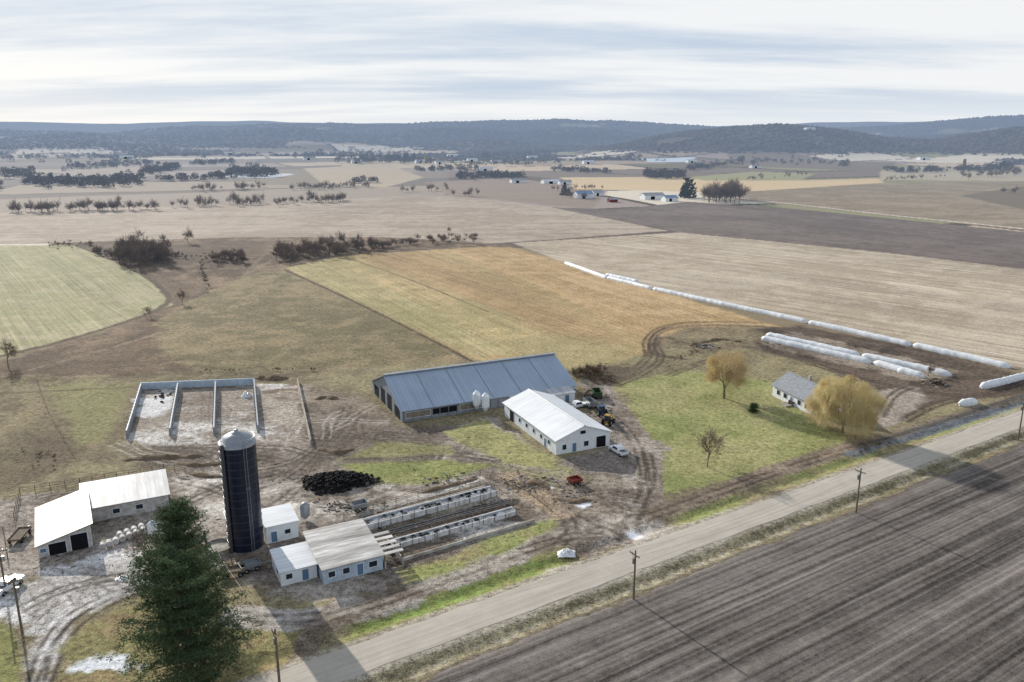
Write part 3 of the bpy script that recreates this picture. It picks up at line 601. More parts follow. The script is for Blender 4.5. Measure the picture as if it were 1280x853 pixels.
# ---- bunker silos
def wallseg(mb,p,q,h,t,mi=0,batter=.15):
    a=Vector((*p,0));b_=Vector((*q,0));d=(b_-a).normalized();n_=Vector((-d.y,d.x,0))
    V=[]
    for P_ in (a,b_): V+=[P_-n_*(t/2+batter)+Vector((0,0,-.3)),P_+n_*(t/2+batter)+Vector((0,0,-.3)),P_+n_*t/2+Vector((0,0,h)),P_-n_*t/2+Vector((0,0,h))]
    mb.add(V,[(0,1,2,3),(7,6,5,4),(1,0,4,5),(2,1,5,6),(3,2,6,7),(0,3,7,4)],mi)
e=empty('bunker_silo',0,0,0)
for nm,p,q in (('wall_west',(177,488),(159,548)),('wall_mid_a',(223,487),(213,545)),('wall_mid_b',(270,485),(268,544)),('wall_east',(318,482),(323,541)),('wall_back',(176,487),(318,481))):
    mb=MB(); P_=S(*p);Q_=S(*q); wallseg(mb,P_,Q_,2.0,.3)
    L_=math.dist(P_,Q_); 
    for i_ in range(1,int(L_/2.5)):
        t=i_*2.5/L_; xx=P_[0]+(Q_[0]-P_[0])*t; yy=P_[1]+(Q_[1]-P_[1])*t; mb.box(xx-.45,xx-.18,yy-.12,yy+.12,-.2,1.9)
    mb.obj(nm,['wallgray' if nm!='wall_back' else 'bluewall'],e)
mb=MB(); wallseg(mb,S(372,478),S(389,556),1.3,.25); mb.obj('retaining_wall',['conc'])
# ---- feed bunks
def bunk(name,p,q,w,h):
    P_=np.array(S(*p));Q_=np.array(S(*q)); L_=np.linalg.norm(Q_-P_); a=math.atan2(*(Q_-P_)[::-1]); e=empty(name,P_[0],P_[1],0,a)
    mb=MB(); mb.box(0,L_,0,.25,-.3,h); mb.box(0,L_,w,w+.25,-.3,h*1.15)
    mb.obj('side_walls',['conw'],e); mb=MB()
    for x in np.arange(3.1,L_,3.1): mb.box(x,x+.05,-.03,-.003,0,h)
    mb.obj('panel_joints',['manure'],e)
    mb=MB(); n=int(L_/.8)
    for i_ in range(n+1):
        for j_ in range(5):
            mb.v.append((L_*i_/n,.25+(w-.25)*j_/4,h*.85+random.uniform(-.12,.2)*(0<j_<4)))
    for i_ in range(n):
        for j_ in range(4): mb.f.append((i_*5+j_,(i_+1)*5+j_,(i_+1)*5+j_+1,i_*5+j_+1)); mb.m.append(0)
    mb.obj('plastic_cover',['tarp'],e,smooth=True)
    mb=MB()
    for _ in range(int(L_*.9)): mb.torus((random.uniform(.5,L_-.5),random.uniform(.5,w-.3),h*.85+.2),.26,.1,(random.uniform(-.2,.2),random.uniform(-.2,.2),1),8,4)
    mb.obj('weight_tires',['rubber'],e)
    mb=MB()
    for x in np.arange(.2,L_,2.4): mb.tube((x,-.12,-.2),(x,-.12,h+.7),.05,n=5)
    mb.tube((0,-.12,h+.65),(L_,-.12,h+.65),.035,n=5); mb.tube((0,-.12,h+.25),(L_,-.12,h+.25),.03,n=5); mb.obj('neck_rail',['wire'],e)
bunk('feed_bunk',(457,664),(621,620),2.3,1.1); bunk('feed_bunk',(483,690),(646,644),1.6,.9)
mb=MB(); a=S(462,650);b_=S(606,611); wallseg(mb,a,b_,.7,.25); mb.obj('concrete_curb_wall',['conc'])
mb=MB(); a=S(500,702);b_=S(668,652); wallseg(mb,a,b_,.5,.25); mb.obj('concrete_curb_wall',['conc'])
def fence(name,P,h=1.2,rails=3,sp_=2.5,mat='wood',r=.05,px=True):
    mb=MB(); Q=[S(*p) for p in P] if px else P
    for a,b_ in zip(Q[:-1],Q[1:]):
        L_=math.dist(a,b_); n=max(1,int(L_/sp_)); pts=[]
        for i_ in range(n+1):
            x=a[0]+(b_[0]-a[0])*i_/n;y=a[1]+(b_[1]-a[1])*i_/n;z=hz(x,y); mb.tube((x,y,z-.3),(x,y,z+h),r*1.3,n=4); pts.append((x,y,z))
        for p,q in zip(pts[:-1],pts[1:]):
            for k_ in range(rails):
                zz=h*(.92-.33*k_); mb.tube((p[0],p[1],p[2]+zz),(q[0],q[1],q[2]+zz),r,n=3)
    return mb.obj(name,[mat])
fence('pipe_fence',[(452,648),(600,606),(618,612)],1.3,3,2.4,'metal',.04)
fence('pipe_fence',[(470,674),(640,630)],1.2,3,2.4,'metal',.04)
fence('pipe_fence',[(600,594),(655,612),(690,640)],1.2,3,2.4,'wood',.05)
fence('pipe_fence',[(430,650),(452,640),(600,600)],1.2,3,2.4,'wood',.04)
fence('board_fence',[(18,650),(25,618),(100,606),(205,588),(232,592)],1.5,3,2.2,'wood',.05)
fence('board_fence',[(5,668),(10,700)],1.4,4,2.0,'wood',.07)
fence('wire_fence',[(355,336),(430,371),(520,415),(590,452)],1.1,2,5,'wood',.02)
fence('wire_fence',[(0,476),(250,464),(420,462)],1.1,2,5,'wood',.02)
fence('wire_fence',[(45,474),(62,520),(92,570)],1.1,2,4,'wood',.02)
fence('board_fence',[(290,705),(335,700)],1.3,3,2,'wood',.06)
# ---- tire pile
mb=MB(); cx,cy=S(421,604)
for i_ in range(640):
    a=random.random()*6.28; q=math.sqrt(random.random()); q*=random.uniform(.75,1.2)*(1+.15*math.sin(3*a+1)); lx,ly=7.2*q*math.cos(a),4.6*q*math.sin(a)
    x=lx*math.cos(.1)-ly*math.sin(.1);y=lx*math.sin(.1)+ly*math.cos(.1); z=1.5*max(0,1-q*q)**.7*random.uniform(.5,1.2)+.12
    mb.torus((cx+x,cy+y,z),.31,.12,(random.uniform(-.9,.9),random.uniform(-.9,.9),1),10,5)
mb.obj('tire_pile',['rubber'],smooth=True)
mb=MB()
for i_ in range(14):
    x,y=S(random.gauss(202,6),random.gauss(497,4)); mb.torus((x,y,.2+random.random()*.1),.3,.12,(random.uniform(-.3,.3),random.uniform(-.3,.3),1),8,4)
mb.obj('scattered_tires',['rubber'])
def mound(name,P,w,h,mat,px=True,seed=0):
    Q=[S(*p) for p in P] if px else P
    mb=MB(); rr_=random.Random(seed)
    pts=[]
    for a,b_ in zip(Q[:-1],Q[1:]):
        L_=math.dist(a,b_); n=max(2,int(L_/.6))
        for i_ in range(n): pts.append((a[0]+(b_[0]-a[0])*i_/n,a[1]+(b_[1]-a[1])*i_/n,math.atan2(b_[1]-a[1],b_[0]-a[0])))
    pts.append((*Q[-1],pts[-1][2])); n=len(pts); kk=11
    for i_,(x,y,a) in enumerate(pts):
        en=min(1,(i_+.3)/4,(n-i_-.7)/4)*(.75+.35*math.sin(i_*.55+seed)*math.sin(i_*.23))
        for j_ in range(kk):
            s_=(j_/(kk-1)*2-1); hh_=h*max(0,(1-s_*s_))*en*rr_.uniform(.7,1.2)
            ww=w/2*s_*(.5+.5*en)*rr_.uniform(.85,1.2); mb.v.append((x-math.sin(a)*ww,y+math.cos(a)*ww,hh_-.14))
    for i_ in range(n-1):
        for j_ in range(kk-1): mb.f.append((i_*kk+j_,(i_+1)*kk+j_,(i_+1)*kk+j_+1,i_*kk+j_+1)); mb.m.append(0)
    return mb.obj(name,[mat],smooth=True)
mound('dirt_berm',[(318,472),(340,474),(362,473)],4.5,1.4,'dirt',seed=1)
mound('dirt_berm',[(150,575),(200,572),(262,570)],3.2,.9,'dirt',seed=2)
mound('dirt_berm',[(215,579),(250,582),(330,574)],2.6,.7,'dirt',seed=3)
mound('dirt_berm',[(395,560),(425,566),(445,560)],3,.8,'dirt',seed=8); mound('dirt_berm',[(640,612),(670,604),(690,612)],2.4,.8,'dirt',seed=9); mound('dirt_berm',[(230,590),(262,596),(300,594)],2.4,.6,'dirt',seed=10)
mound('manure_pile',[(520,618),(560,608),(600,597)],2.4,.6,'dirt',seed=4); mound('dirt_berm',[(392,500),(408,496),(424,500)],3,1.0,'dirt',seed=14); mound('dirt_berm',[(690,622),(720,628),(745,624)],2.4,.7,'dirt',seed=15)
mound('dirt_berm',[(860,432),(900,424),(930,428)],3,.8,'dirt',seed=12)
# ---- silage bags
def bag(P,w=2.4,h=1.65,name='silage_bag'):
    a=np.array(S(*P[0]));b_=np.array(S(*P[1])); L_=np.linalg.norm(b_-a); an=math.atan2(*(b_-a)[::-1]); mb=MB(); n=int(L_/.9); kk=13
    za=hz(*a); zb=hz(*b_)
    for i_ in range(n+1):
        t=i_/n*L_; en=min(1,math.sqrt(min(1,(t+.15)/2)),math.sqrt(min(1,(L_-t+.15)/2))); wv=1+.05*math.sin(i_*1.3)*math.sin(i_*.37)+random.uniform(-.045,.045); lat=.22*math.sin(t*.11)+.1*math.sin(t*.4)
        zz=za+(zb-za)*i_/n
        for j_ in range(kk):
            q=math.pi*(j_/(kk-1)*1.16-.08); mb.v.append((t,lat-math.cos(q)*w/2*en*wv,zz+.12*h+math.sin(q)*h*.88*en*wv))
    for i_ in range(n):
        for j_ in range(kk-1): mb.f.append((i_*kk+j_,i_*kk+j_+1,(i_+1)*kk+j_+1,(i_+1)*kk+j_)); mb.m.append(0)
    mb.f.append(tuple(range(kk))); mb.m.append(0); mb.f.append(tuple(n*kk+q for q in range(kk-1,-1,-1))); mb.m.append(0)
    return mb.obj(name,['plastic'],loc=(a[0],a[1],0),rz=an,smooth=True)
for P in (((706,330),(760,349)),((759,348.5),(816,362.5)),((816,362.5),(1010,404.5)),((1010,404.5),(1140,433)),((1140,433),(1264,461)),((757,345),(798,354)),
          ((951,424),(1090,455)),((1091,455),(1148,471)),((957,420),(1075,446)),((1076,446),(1190,471)),((1226,486),(1300,468)),((1120,464),(1156,473)),((1198,508),(1222,504))): bag(P)
mb=MB()
for i_ in range(7):
    x,y=S(128+i_*8.5,686-i_*3.3); a=math.radians(118); z_=.55
    mb.tube((x-math.cos(a)*.55,y-math.sin(a)*.55,z_),(x+math.cos(a)*.55,y+math.sin(a)*.55,z_),.56,.53,n=16)
for i_ in range(4):
    x,y=S(150+i_*9,672-i_*3.3); a=math.radians(118); z_=.55
    mb.tube((x-math.cos(a)*.55,y-math.sin(a)*.55,z_),(x+math.cos(a)*.55,y+math.sin(a)*.55,z_),.56,.53,n=16)
mb.obj('wrapped_bales',['whited'],smooth=False)
def crumple(name,px_,py_,r,h):
    x0,y0=S(px_,py_); V=[];n=14
    for i_ in range(n):
        for j_ in range(n):
            u,v_=(i_/(n-1)*2-1),(j_/(n-1)*2-1); q=max(0,1-(u*u+v_*v_)); V.append((x0+r*u*(1+.2*random.random()),y0+r*.8*v_*(1+.2*random.random()),q*h*random.uniform(.4,1.2)-.05))
    npmesh(name,V,[(i_*n+j_,(i_+1)*n+j_,(i_+1)*n+j_+1,i_*n+j_+1) for i_ in range(n-1) for j_ in range(n-1)],M['plastic'])
crumple('plastic_sheet',708,692,1.4,.9); crumple('plastic_sheet',152,723,1.0,.35); crumple('plastic_sheet',308,496,1.4,1.4)
# ---- vehicles
def pickup(px_,py_,rz,name='pickup_truck',mat='carwhite'):
    x,y=S(px_,py_); e=empty(name,x,y,0,rz)
    MB().prof([(-2.7,.5),(2.7,.5),(2.75,.9),(2.6,1.12),(1.3,1.2),(.75,1.85),(-.75,1.88),(-.95,1.25),(-2.7,1.25)],-.95,.95).obj('body',[mat],e)
    mb=MB(); mb.prof([(1.18,1.24),(.74,1.78),(-.7,1.8),(-.85,1.28)],-.965,.965); mb.box(-2.6,-1.05,-.8,.8,1.2,1.262); mb.add([(1.27,-.8,1.24),(1.27,.8,1.24),(.79,.75,1.81),(.79,-.75,1.81)],[(0,1,2,3)]); mb.obj('windows',['glass'],e)
    mb=MB(); [mb.wheel(a,b_,.4,.26) for a in (1.75,-1.75) for b_ in (-.86,.86)]; mb.obj('wheels',['rubber','metal'],e)
    MB().box(2.7,2.82,-.9,.9,.5,.72).box(-2.82,-2.7,-.9,.9,.5,.72).obj('bumpers',['metal'],e); return e
def tractor(px_,py_,rz,paint='green',name='tractor'):
    x,y=S(px_,py_); e=empty(name,x,y,0,rz)
    MB().prof([(.2,.9),(2.4,.8),(2.45,1.5),(2.2,1.7),(.2,1.85)],-.4,.4).box(-1.1,.4,-.45,.45,.6,1.2).obj('hood',[paint],e)
    MB().prof([(-1.1,1.2),(.35,1.2),(.25,2.6),(-.95,2.6)],-.6,.6).obj('cab_glass',['glass'],e)
    MB().box(-1.1,.4,-.72,.72,2.6,2.75).box(-1.15,-.2,-1.0,-.5,1.35,1.5).box(-1.15,-.2,.5,1.0,1.35,1.5).obj('cab_roof_and_fenders',[paint],e)
    mb=MB(); [mb.wheel(-.75,b_,.85,.45) for b_ in (-.95,.95)]; [mb.wheel(1.8,b_,.55,.35) for b_ in (-.8,.8)]; mb.obj('wheels',['rubber','metal'],e)
    MB().tube((1.3,.25,1.7),(1.3,.25,2.5),.05,n=6).obj('exhaust',['dark'],e); return e
def wagon(px_,py_,rz,paint='red',name='farm_wagon',L_=4.5,h=1.2):
    x,y=S(px_,py_); e=empty(name,x,y,0,rz)
    mb=MB(); mb.box(0,L_,-1.1,1.1,.8,.9); mb.box(0,.08,-1.1,1.1,.9,.9+h); mb.box(L_-.08,L_,-1.1,1.1,.9,.9+h); mb.box(.08,L_-.08,-1.1,-1.02,.9,.9+h); mb.box(.08,L_-.08,1.02,1.1,.9,.9+h); mb.obj('box',[paint],e)
    MB().tube((L_,0,.6),(L_+1.8,0,.45),.06,n=5).box(.2,L_-.2,-.12,.12,.6,.8).obj('chassis',['metal'],e)
    mb=MB(); [mb.wheel(a,b_,.42,.25) for a in (.8,L_-.8) for b_ in (-1,1)]; mb.obj('wheels',['rubber','metal'],e)
pickup(773,567,math.radians(118)); pickup(10,737,math.radians(80)); pickup(721,510,math.radians(30))
tractor(752,519,math.radians(100),'blue'); tractor(760,531,math.radians(60),'yellow','skid_loader')
wagon(712,607,math.radians(30),'red','gravity_wagon',2.6,.5); wagon(742,512,math.radians(110),'metal'); wagon(748,500,math.radians(95),'green')
wagon(18,682,math.radians(100),'wood','flatbed_trailer',5,.2); wagon(275,722,math.radians(20),'wood','hay_wagon',4,.3); wagon(300,716,math.radians(35),'metal','hay_wagon',3.4,.4)
wagon(1165,480,math.radians(25),'wood','flatbed_trailer',3,.3); wagon(990,508,math.radians(60),'wood','utility_trailer',2.5,.4); wagon(735,498,math.radians(70),'wood','flatbed_trailer',4,.3); wagon(440,640,math.radians(30),'metal','feed_wagon',3,.8)
# scrap
mb=MB()
for (cx_,cy_,rx,ry,n,sz) in ((660,605,40,12,190,.45),(720,620,30,12,70,.4),(430,635,30,8,90,.55),(300,660,25,20,50,.4),(752,508,16,24,70,.6),(560,600,40,8,60,.5),(980,428,30,6,30,.6),(880,434,16,4,60,.8),(480,645,20,20,50,.5),(250,555,60,8,60,.3),(250,515,60,25,30,.25),(600,560,90,20,40,.3),(1170,480,20,6,30,.6),(90,700,60,15,50,.35),(620,640,60,20,90,.3),(560,665,80,20,90,.3),(270,715,30,16,50,.5),(495,690,12,20,40,.5),(350,590,60,14,50,.3)):
    for i_ in range(n):
        x,y=S(cx_+random.gauss(0,.5)*rx,cy_+random.gauss(0,.5)*ry); l=random.uniform(.3,1)*sz*2.2; w_=random.uniform(.1,.5)*sz; h=random.uniform(.1,.5)*sz; a=random.choice((FL,FL+1.57,random.random()*3)); c_,s_=math.cos(a),math.sin(a)
        V=[(x+c_*u-s_*v_,y+s_*u+c_*v_,z) for z in (-.1,h) for u,v_ in ((-l/2,-w_/2),(l/2,-w_/2),(l/2,w_/2),(-l/2,w_/2))]
        mb.add(V,[(3,2,1,0),(4,5,6,7),(0,1,5,4),(1,2,6,5),(2,3,7,6),(3,0,4,7)],random.choice((0,0,1,2,3)))
mb.obj('farm_scrap',['wood','conc','manure','metal'])
# ---- poles and wires
def pole(px_,py_,h=9.2,name='utility_pole',arm=RANG+math.pi/2):
    x,y=S(px_,py_); e=empty(name,x,y,0,arm)
    MB().tube((0,0,-.5),(0,0,h),.19,.12,10).obj('shaft',['wood'],e)
    mb=MB(); mb.box(-1.1,1.1,.1,.22,h-.75,h-.6); mb.tube((-.7,.16,h-.7),(0,.16,h-1.3),.03,n=4); mb.tube((.7,.16,h-.7),(0,.16,h-1.3),.03,n=4); mb.obj('crossarm',['wood'],e)
    mb=MB(); [mb.tube((q,.16,h-.6),(q,.16,h-.4),.05,n=6) for q in (-1,0.45,1)]; mb.obj('insulators',['metal'],e)
    MB().tube((.35,0,h-2.4),(.35,0,h-1.5),.22,n=10).obj('transformer',['metal'],e)
    return (x,y,h-.4)
T1=pole(1070,641); T2=pole(792,749,8.4); T0=pole(1273,547,9.2)
T3=pole(350,862,9); T4=pole(262,722,8.5,arm=1.9); T5=pole(28,792,9,arm=.4); T6=pole(8,742,8,arm=.4)
def wire(a,b_,sag=1.0,off=(0,),r=.011):
    mb=MB()
    for o_ in off:
        P_=[]
        for i_ in range(13):
            t=i_/12; P_.append((a[0]+(b_[0]-a[0])*t-math.sin(RANG)*o_,a[1]+(b_[1]-a[1])*t+math.cos(RANG)*o_,a[2]+(b_[2]-a[2])*t-sag*4*t*(1-t)))
        for p,q in zip(P_[:-1],P_[1:]): mb.tube(p,q,r,n=3)
    mb.obj('power_line',['wire'])
wire(T1,T2,1.4,(-1,1)); wire(T2,T3,1.6,(-1,1)); wire(T1,T0,1.4,(-1,1)); wire(T3,T4,.8,(0,.35,.7)); wire(T4,(sx+2,sy-1,7),.6); wire(T5,T6,.5)
# ================= VEGETATION =================
def segmesh(SG,ns=3):
    SG=np.asarray(SG,float); P0=SG[:,0:3];P1=SG[:,3:6];R0=SG[:,6:7];R1=SG[:,7:8]
    d=P1-P0; d/=np.linalg.norm(d,axis=1,keepdims=True)+1e-9
    up=np.where(np.abs(d[:,2:3])>.9,np.array([[1.,0,0]]),np.array([[0,0,1.]])); u=np.cross(d,up);u/=np.linalg.norm(u,axis=1,keepdims=True)+1e-9;w=np.cross(d,u)
    V=np.zeros((len(SG),2*ns,3))
    for k_ in range(ns):
        a=2*math.pi*k_/ns; e=u*math.cos(a)+w*math.sin(a); V[:,k_]=P0+e*R0; V[:,ns+k_]=P1+e*R1
    b_=np.arange(len(SG))[:,None]*2*ns
    Fs=np.concatenate([b_+np.array([[k_,(k_+1)%ns,ns+(k_+1)%ns,ns+k_]]) for k_ in range(ns)],0)
    return V.reshape(-1,3),Fs
def grow(seed,h=10,levels=5,nch=3,spread=.65,tw=.02,trunk=.22,lift=.2,tmin=.3,base=.2):
    r_=random.Random(seed); SG=[]; tips=[]
    def br(p,d,l,r,lv):
        q=p+d*l; SG.append((*p,*q,r,max(tw,r*.62)))
        if lv==0: tips.append((q,d)); return
        n=nch+(r_.random()<.45)
        for i_ in range(n):
            t=r_.uniform(tmin if lv<levels else .75,1) if i_ else 1.0
            ax=Vector((r_.gauss(0,1),r_.gauss(0,1),r_.gauss(0,1))); ax=ax-d*ax.dot(d); ax.normalize()
            sprd=spread*(.35 if i_==0 else 1)*r_.uniform(.7,1.4)
            nd=(d*math.cos(sprd)+ax*math.sin(sprd)); nd.z+=lift; nd.normalize()
            br(p+d*(l*t),nd,l*(r_.uniform(.75,.95) if i_==0 else r_.uniform(.55,.85)),max(tw,r*(.66 if i_==0 else .5)),lv-1)
    br(Vector((0,0,-.2)),Vector((r_.uniform(-.06,.06),r_.uniform(-.06,.06),1)).normalized(),h*base,trunk,levels)
    A_=np.array(SG); zm=A_[:,5].max(); A_[:,:6]*=h/zm; return A_,[(q*(h/zm),d) for q,d in tips]
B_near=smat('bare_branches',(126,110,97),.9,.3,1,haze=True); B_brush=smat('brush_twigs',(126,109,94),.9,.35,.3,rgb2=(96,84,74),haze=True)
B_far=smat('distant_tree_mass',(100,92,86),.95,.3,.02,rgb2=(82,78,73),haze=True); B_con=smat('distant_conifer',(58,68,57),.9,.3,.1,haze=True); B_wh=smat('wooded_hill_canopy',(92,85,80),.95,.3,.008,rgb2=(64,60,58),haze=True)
tmesh=[segmesh(grow(100+i_,10,6,3,.7,.018,.2,.12)[0]) for i_ in range(4)]
def bare_tree(px_,py_,h,k_=0,name='bare_tree',mat=None,rz=0):
    x,y=S(px_,py_); V_,F_=tmesh[k_%4]; o=npmesh(name,V_*(h/10),F_,mat or B_near,loc=(x,y,hz(x,y))); o.rotation_euler=(0,0,rz); return o
for (a,b_,h,k_) in ((884,584,10.5,0),(10,457,10,1),(235,304,13,2),(228,377,8,3),(188,394,6,0),(115,312,7,1),(292,254,15,2),(387,253,15,3),(590,248,14,0),(330,255,12,1),(205,305,8,3),(562,292,6,2),(592,306,7,3),(150,258,13,0),(1160,470,5,2),(186,700,7,1)):
    bare_tree(a,b_,h,k_,rz=a*.7)
ltm=[segmesh(grow(200+i_,10,4,4,.75,.04,.2,.14,.2,.22)[0]) for i_ in range(6)]
def cone_t(seed):
    r_=np.random.default_rng(seed); n=130; t=r_.random(n)**.7; z=10-t*9.3; rad=t*2.6*(.6+.5*r_.random(n)); a=r_.random(n)*6.28
    c=np.stack([rad*np.cos(a),rad*np.sin(a),z],1); V_=c[:,None,:]+r_.normal(0,.75,(n,3,3)); return V_.reshape(-1,3),np.arange(n*3).reshape(-1,3)
cts=[cone_t(i_) for i_ in range(3)]
def scatter(name,pts,templ,mat,k=4):
    Vs=[];Fs=[];b_=0
    P_=np.array([(p[0],p[1]) for p in pts]); Z=Hgt(P_[:,0],P_[:,1])
    for (x,y,h),z in zip(pts,Z):
        V_,F_=random.choice(templ); a=random.random()*6.28; c_,s_=math.cos(a),math.sin(a); s=h/10*random.uniform(.9,1.1); wd=random.uniform(.9,1.35)
        Q=np.stack([(V_[:,0]*c_-V_[:,1]*s_)*s*wd+x,(V_[:,0]*s_+V_[:,1]*c_)*s*wd+y,V_[:,2]*s+z],1); Vs.append(Q);Fs.append(F_+b_);b_+=len(V_)
    return npmesh(name,np.concatenate(Vs),np.concatenate(Fs),mat,k=k)
def along(P,n,h,jit=2.0,hv=.4):
    out=[]
    for _ in range(n):
        i_=random.randrange(len(P)-1); t=random.random(); a=P[i_];b_=P[i_+1]
        x,y=S(a[0]+(b_[0]-a[0])*t+random.gauss(0,1),a[1]+(b_[1]-a[1])*t+random.gauss(0,.5)*jit); out.append((x,y,h*random.uniform(1-hv,1+hv*.6)))
    return out
scatter('brush_thicket',along([(148,324),(208,322)],110,10,9)+along([(265,325),(305,324)],46,5.5,5)+along([(345,322),(400,316),(470,311)],130,7.5,7)+along([(470,311),(530,302),(600,300)],80,4.5,4)+along([(118,316),(150,325)],24,5,3)+along([(205,320),(265,325)],20,3,5),ltm,B_brush)
scatter('brush_thicket',along([(60,308),(120,306)],30,2.6,4)+along([(716,470),(755,468)],40,3.0,6)+along([(770,478),(740,478)],16,2.2,3)+along([(1060,572),(1130,548)],10,1.4,2)+along([(250,332),(262,360)],20,2,6),ltm,B_brush)
scatter('field_edge_shrubs',along([(250,465),(420,463)],18,1.2,1)+along([(835,455),(870,440)],14,1.4,6)+along([(20,570),(70,575)],14,1.0,16),ltm,B_brush)
TL=[([(10,266),(200,262)],60,12,2),([(200,260),(430,253)],64,10,2),([(360,238),(470,235)],34,10,2),([(240,240),(330,236)],24,11,2),([(560,247),(600,247)],6,9,1),([(500,242),(560,240)],10,10,1),([(690,240),(760,236)],12,8,1),
    ([(1100,228),(1180,222)],18,9,1),([(930,226),(1010,220)],16,9,2),([(880,252),(925,252)],40,22,4),([(705,248),(735,250)],10,9,2),([(1200,222),(1275,218)],30,15,3),([(1240,240),(1275,243)],6,10,1),([(0,232),(0,240)],4,12,2)]
pts=[]
for P,n,h,j_ in TL: pts+=along(P,n,h,j_)
scatter('tree_line',pts,ltm,B_near)
def clump_t(seed):
    r_=np.random.default_rng(seed); n=80; th=r_.random(n)*6.28; ph=np.arccos(1-1.6*r_.random(n)); q=.75+.3*r_.random(n)
    c=np.stack([q*4.2*np.sin(ph)*np.cos(th),q*4.2*np.sin(ph)*np.sin(th),4.6+q*4.6*np.cos(ph)],1); V_=c[:,None,:]+r_.normal(0,.9,(n,3,3)); return V_.reshape(-1,3),np.arange(n*3).reshape(-1,3)
cl=[clump_t(i_) for i_ in range(4)]
WD=[([(30,230),(110,232),(180,226)],150,11,6),([(180,218),(225,212)],60,13,3),([(0,222),(40,218)],30,13,4),([(285,219),(345,219)],100,12,5),([(420,203),(540,204)],120,13,3),([(570,222),(655,221)],100,9,3),([(380,196),(480,192)],120,13,4),
    ([(600,196),(700,192)],120,12,3),([(690,213),(760,216)],60,9,2),([(806,221),(855,222)],90,12,3),([(860,214),(930,205)],60,11,3),([(1110,216),(1185,214)],60,10,2),([(1195,214),(1265,212)],70,12,2),([(430,230),(470,228)],16,9,1),([(720,204),(800,200)],80,11,2),([(0,198),(280,192)],220,12,7),([(1040,200),(1100,198)],30,11,2),([(240,208),(290,205)],40,11,2),([(520,214),(600,212)],40,10,2),([(80,210),(200,205)],90,11,4),([(940,204),(1060,208)],50,10,4),([(280,198),(560,194)],160,12,4),([(1120,192),(1280,190)],120,11,4),([(0,188),(400,184)],200,13,4),([(560,208),(700,206)],60,9,2),([(200,228),(280,224)],40,10,2)]
pts=[]
for P,n,h,j_ in WD: pts+=along(P,n,h,j_)
scatter('distant_woods',pts,cl,B_far,3)
pts=along([(480,202),(520,203)],26,16,2)+along([(855,248),(868,250)],5,18,1)+along([(1245,212),(1262,213)],10,16,1)+along([(600,221),(650,221)],14,12,2)+along([(700,245),(715,247)],4,10,1)+along([(60,228),(100,228)],8,13,2)
scatter('conifer_group',pts,cts,B_con,3)
def forest(name,rmin,rmax,n,sz,amax):
    a=rng.uniform(-amax,amax,n*3); r=rng.uniform(rmin,rmax,n*3); x=r*np.sin(a);y=r*np.cos(a); z=Hgt(x,y)
    w=woodmask(x,y,z,r)
    k_=np.where(rng.random(n*3)<w)[0][:n]; x,y,z=x[k_],y[k_],z[k_]; m_=len(k_)
    s=sz*rng.uniform(.6,1.3,m_); T=np.array([(1,0,.25),(.3,.95,.3),(-.8,.6,.22),(-.8,-.6,.28),(.3,-.95,.2),(.1,0,1)],float)
    V_=T[None]*s[:,None,None]*rng.uniform(.6,1.4,(m_,6,3)); V_[:,:,2]*=.75; V_+=np.stack([x,y,z-1.5],1)[:,None,:]
    F_=np.array([(0,1,5),(1,2,5),(2,3,5),(3,4,5),(4,0,5)]); Fs=(np.arange(m_)[:,None,None]*6+F_[None]).reshape(-1,3)
    npmesh(name,V_.reshape(-1,3),Fs,B_wh,k=3)
forest('wooded_hill_trees',2400,4700,38000,7.5,.64); forest('far_hill_woods',4700,6800,32000,11,.64)
# ---- willows
def willow(px_,py_,h,w,name,mat,n=7000,droop=1.0,seed=1,low=.12,nl=22,ls=1.0):
    x,y=S(px_,py_); A_,tips=grow(seed,h*.9,5,3,.6,.03,.42,.05,.5,.25); r_=np.random.default_rng(seed)
    sc_=w*.40/max(1e-3,np.percentile(np.hypot(A_[:,3],A_[:,4]),95)); A_[:,[0,1,3,4]]*=sc_
    th=np.arange(nl)*2.4; zz=np.linspace(low+.22,.9,nl)**.9; rr_=np.sqrt(np.clip(1-((zz-.45)/.55)**2,0.04,1))*w*.36*r_.uniform(.7,1.15,nl)
    lob=np.stack([rr_*np.cos(th),rr_*np.sin(th),zz*h],1); lr=w*.13*r_.uniform(.6,1.4,nl)
    idx=r_.integers(0,nl,n); dv=r_.normal(0,1,(n,3)); dv/=np.linalg.norm(dv,axis=1,keepdims=True); P0=lob[idx]+dv*lr[idx][:,None]*r_.random((n,1))**.4
    out=P0[:,:2]/(np.linalg.norm(P0[:,:2],axis=1,keepdims=True)+.1)
    segs=[]; p=P0; d=np.concatenate([out*.7+r_.normal(0,.5,(n,2)),r_.uniform(.0,.8,(n,1))],1)
    for k_ in range(5):
        d=d/np.linalg.norm(d,axis=1,keepdims=True); l=r_.uniform(.2,.55,(n,1))*h/13*ls; q=p+d*l; q[:,2]=np.maximum(q[:,2],.25)
        segs.append(np.concatenate([p,q,np.full((n,1),.024-.003*k_),np.full((n,1),.021-.003*k_)],1)); p=q; d=d*.65; d[:,2]-=.6*droop
    V1,F1=segmesh(np.concatenate(segs)); V0,F0=segmesh(A_,4)
    e=empty(name,x,y,hz(x,y)); a=npmesh('branchlets',V1,F1,mat); a.parent=e; b2=npmesh('trunk_and_limbs',V0,F0,B_near); b2.parent=e
W1m=smat('willow_tan_twigs',(242,222,182),.8,.3,.5,rgb2=(212,188,148),k=1.05,trans=.45); W2m=smat('willow_straw_twigs',(246,228,186),.8,.3,.5,rgb2=(220,198,154),k=1.05,trans=.45)
willow(905,498,13.0,12.5,'willow_tree',W1m,4800,.5,3,.12); willow(1053,541,13.8,17,'willow_tree',W2m,9500,1.6,5,.0,26,1.25)
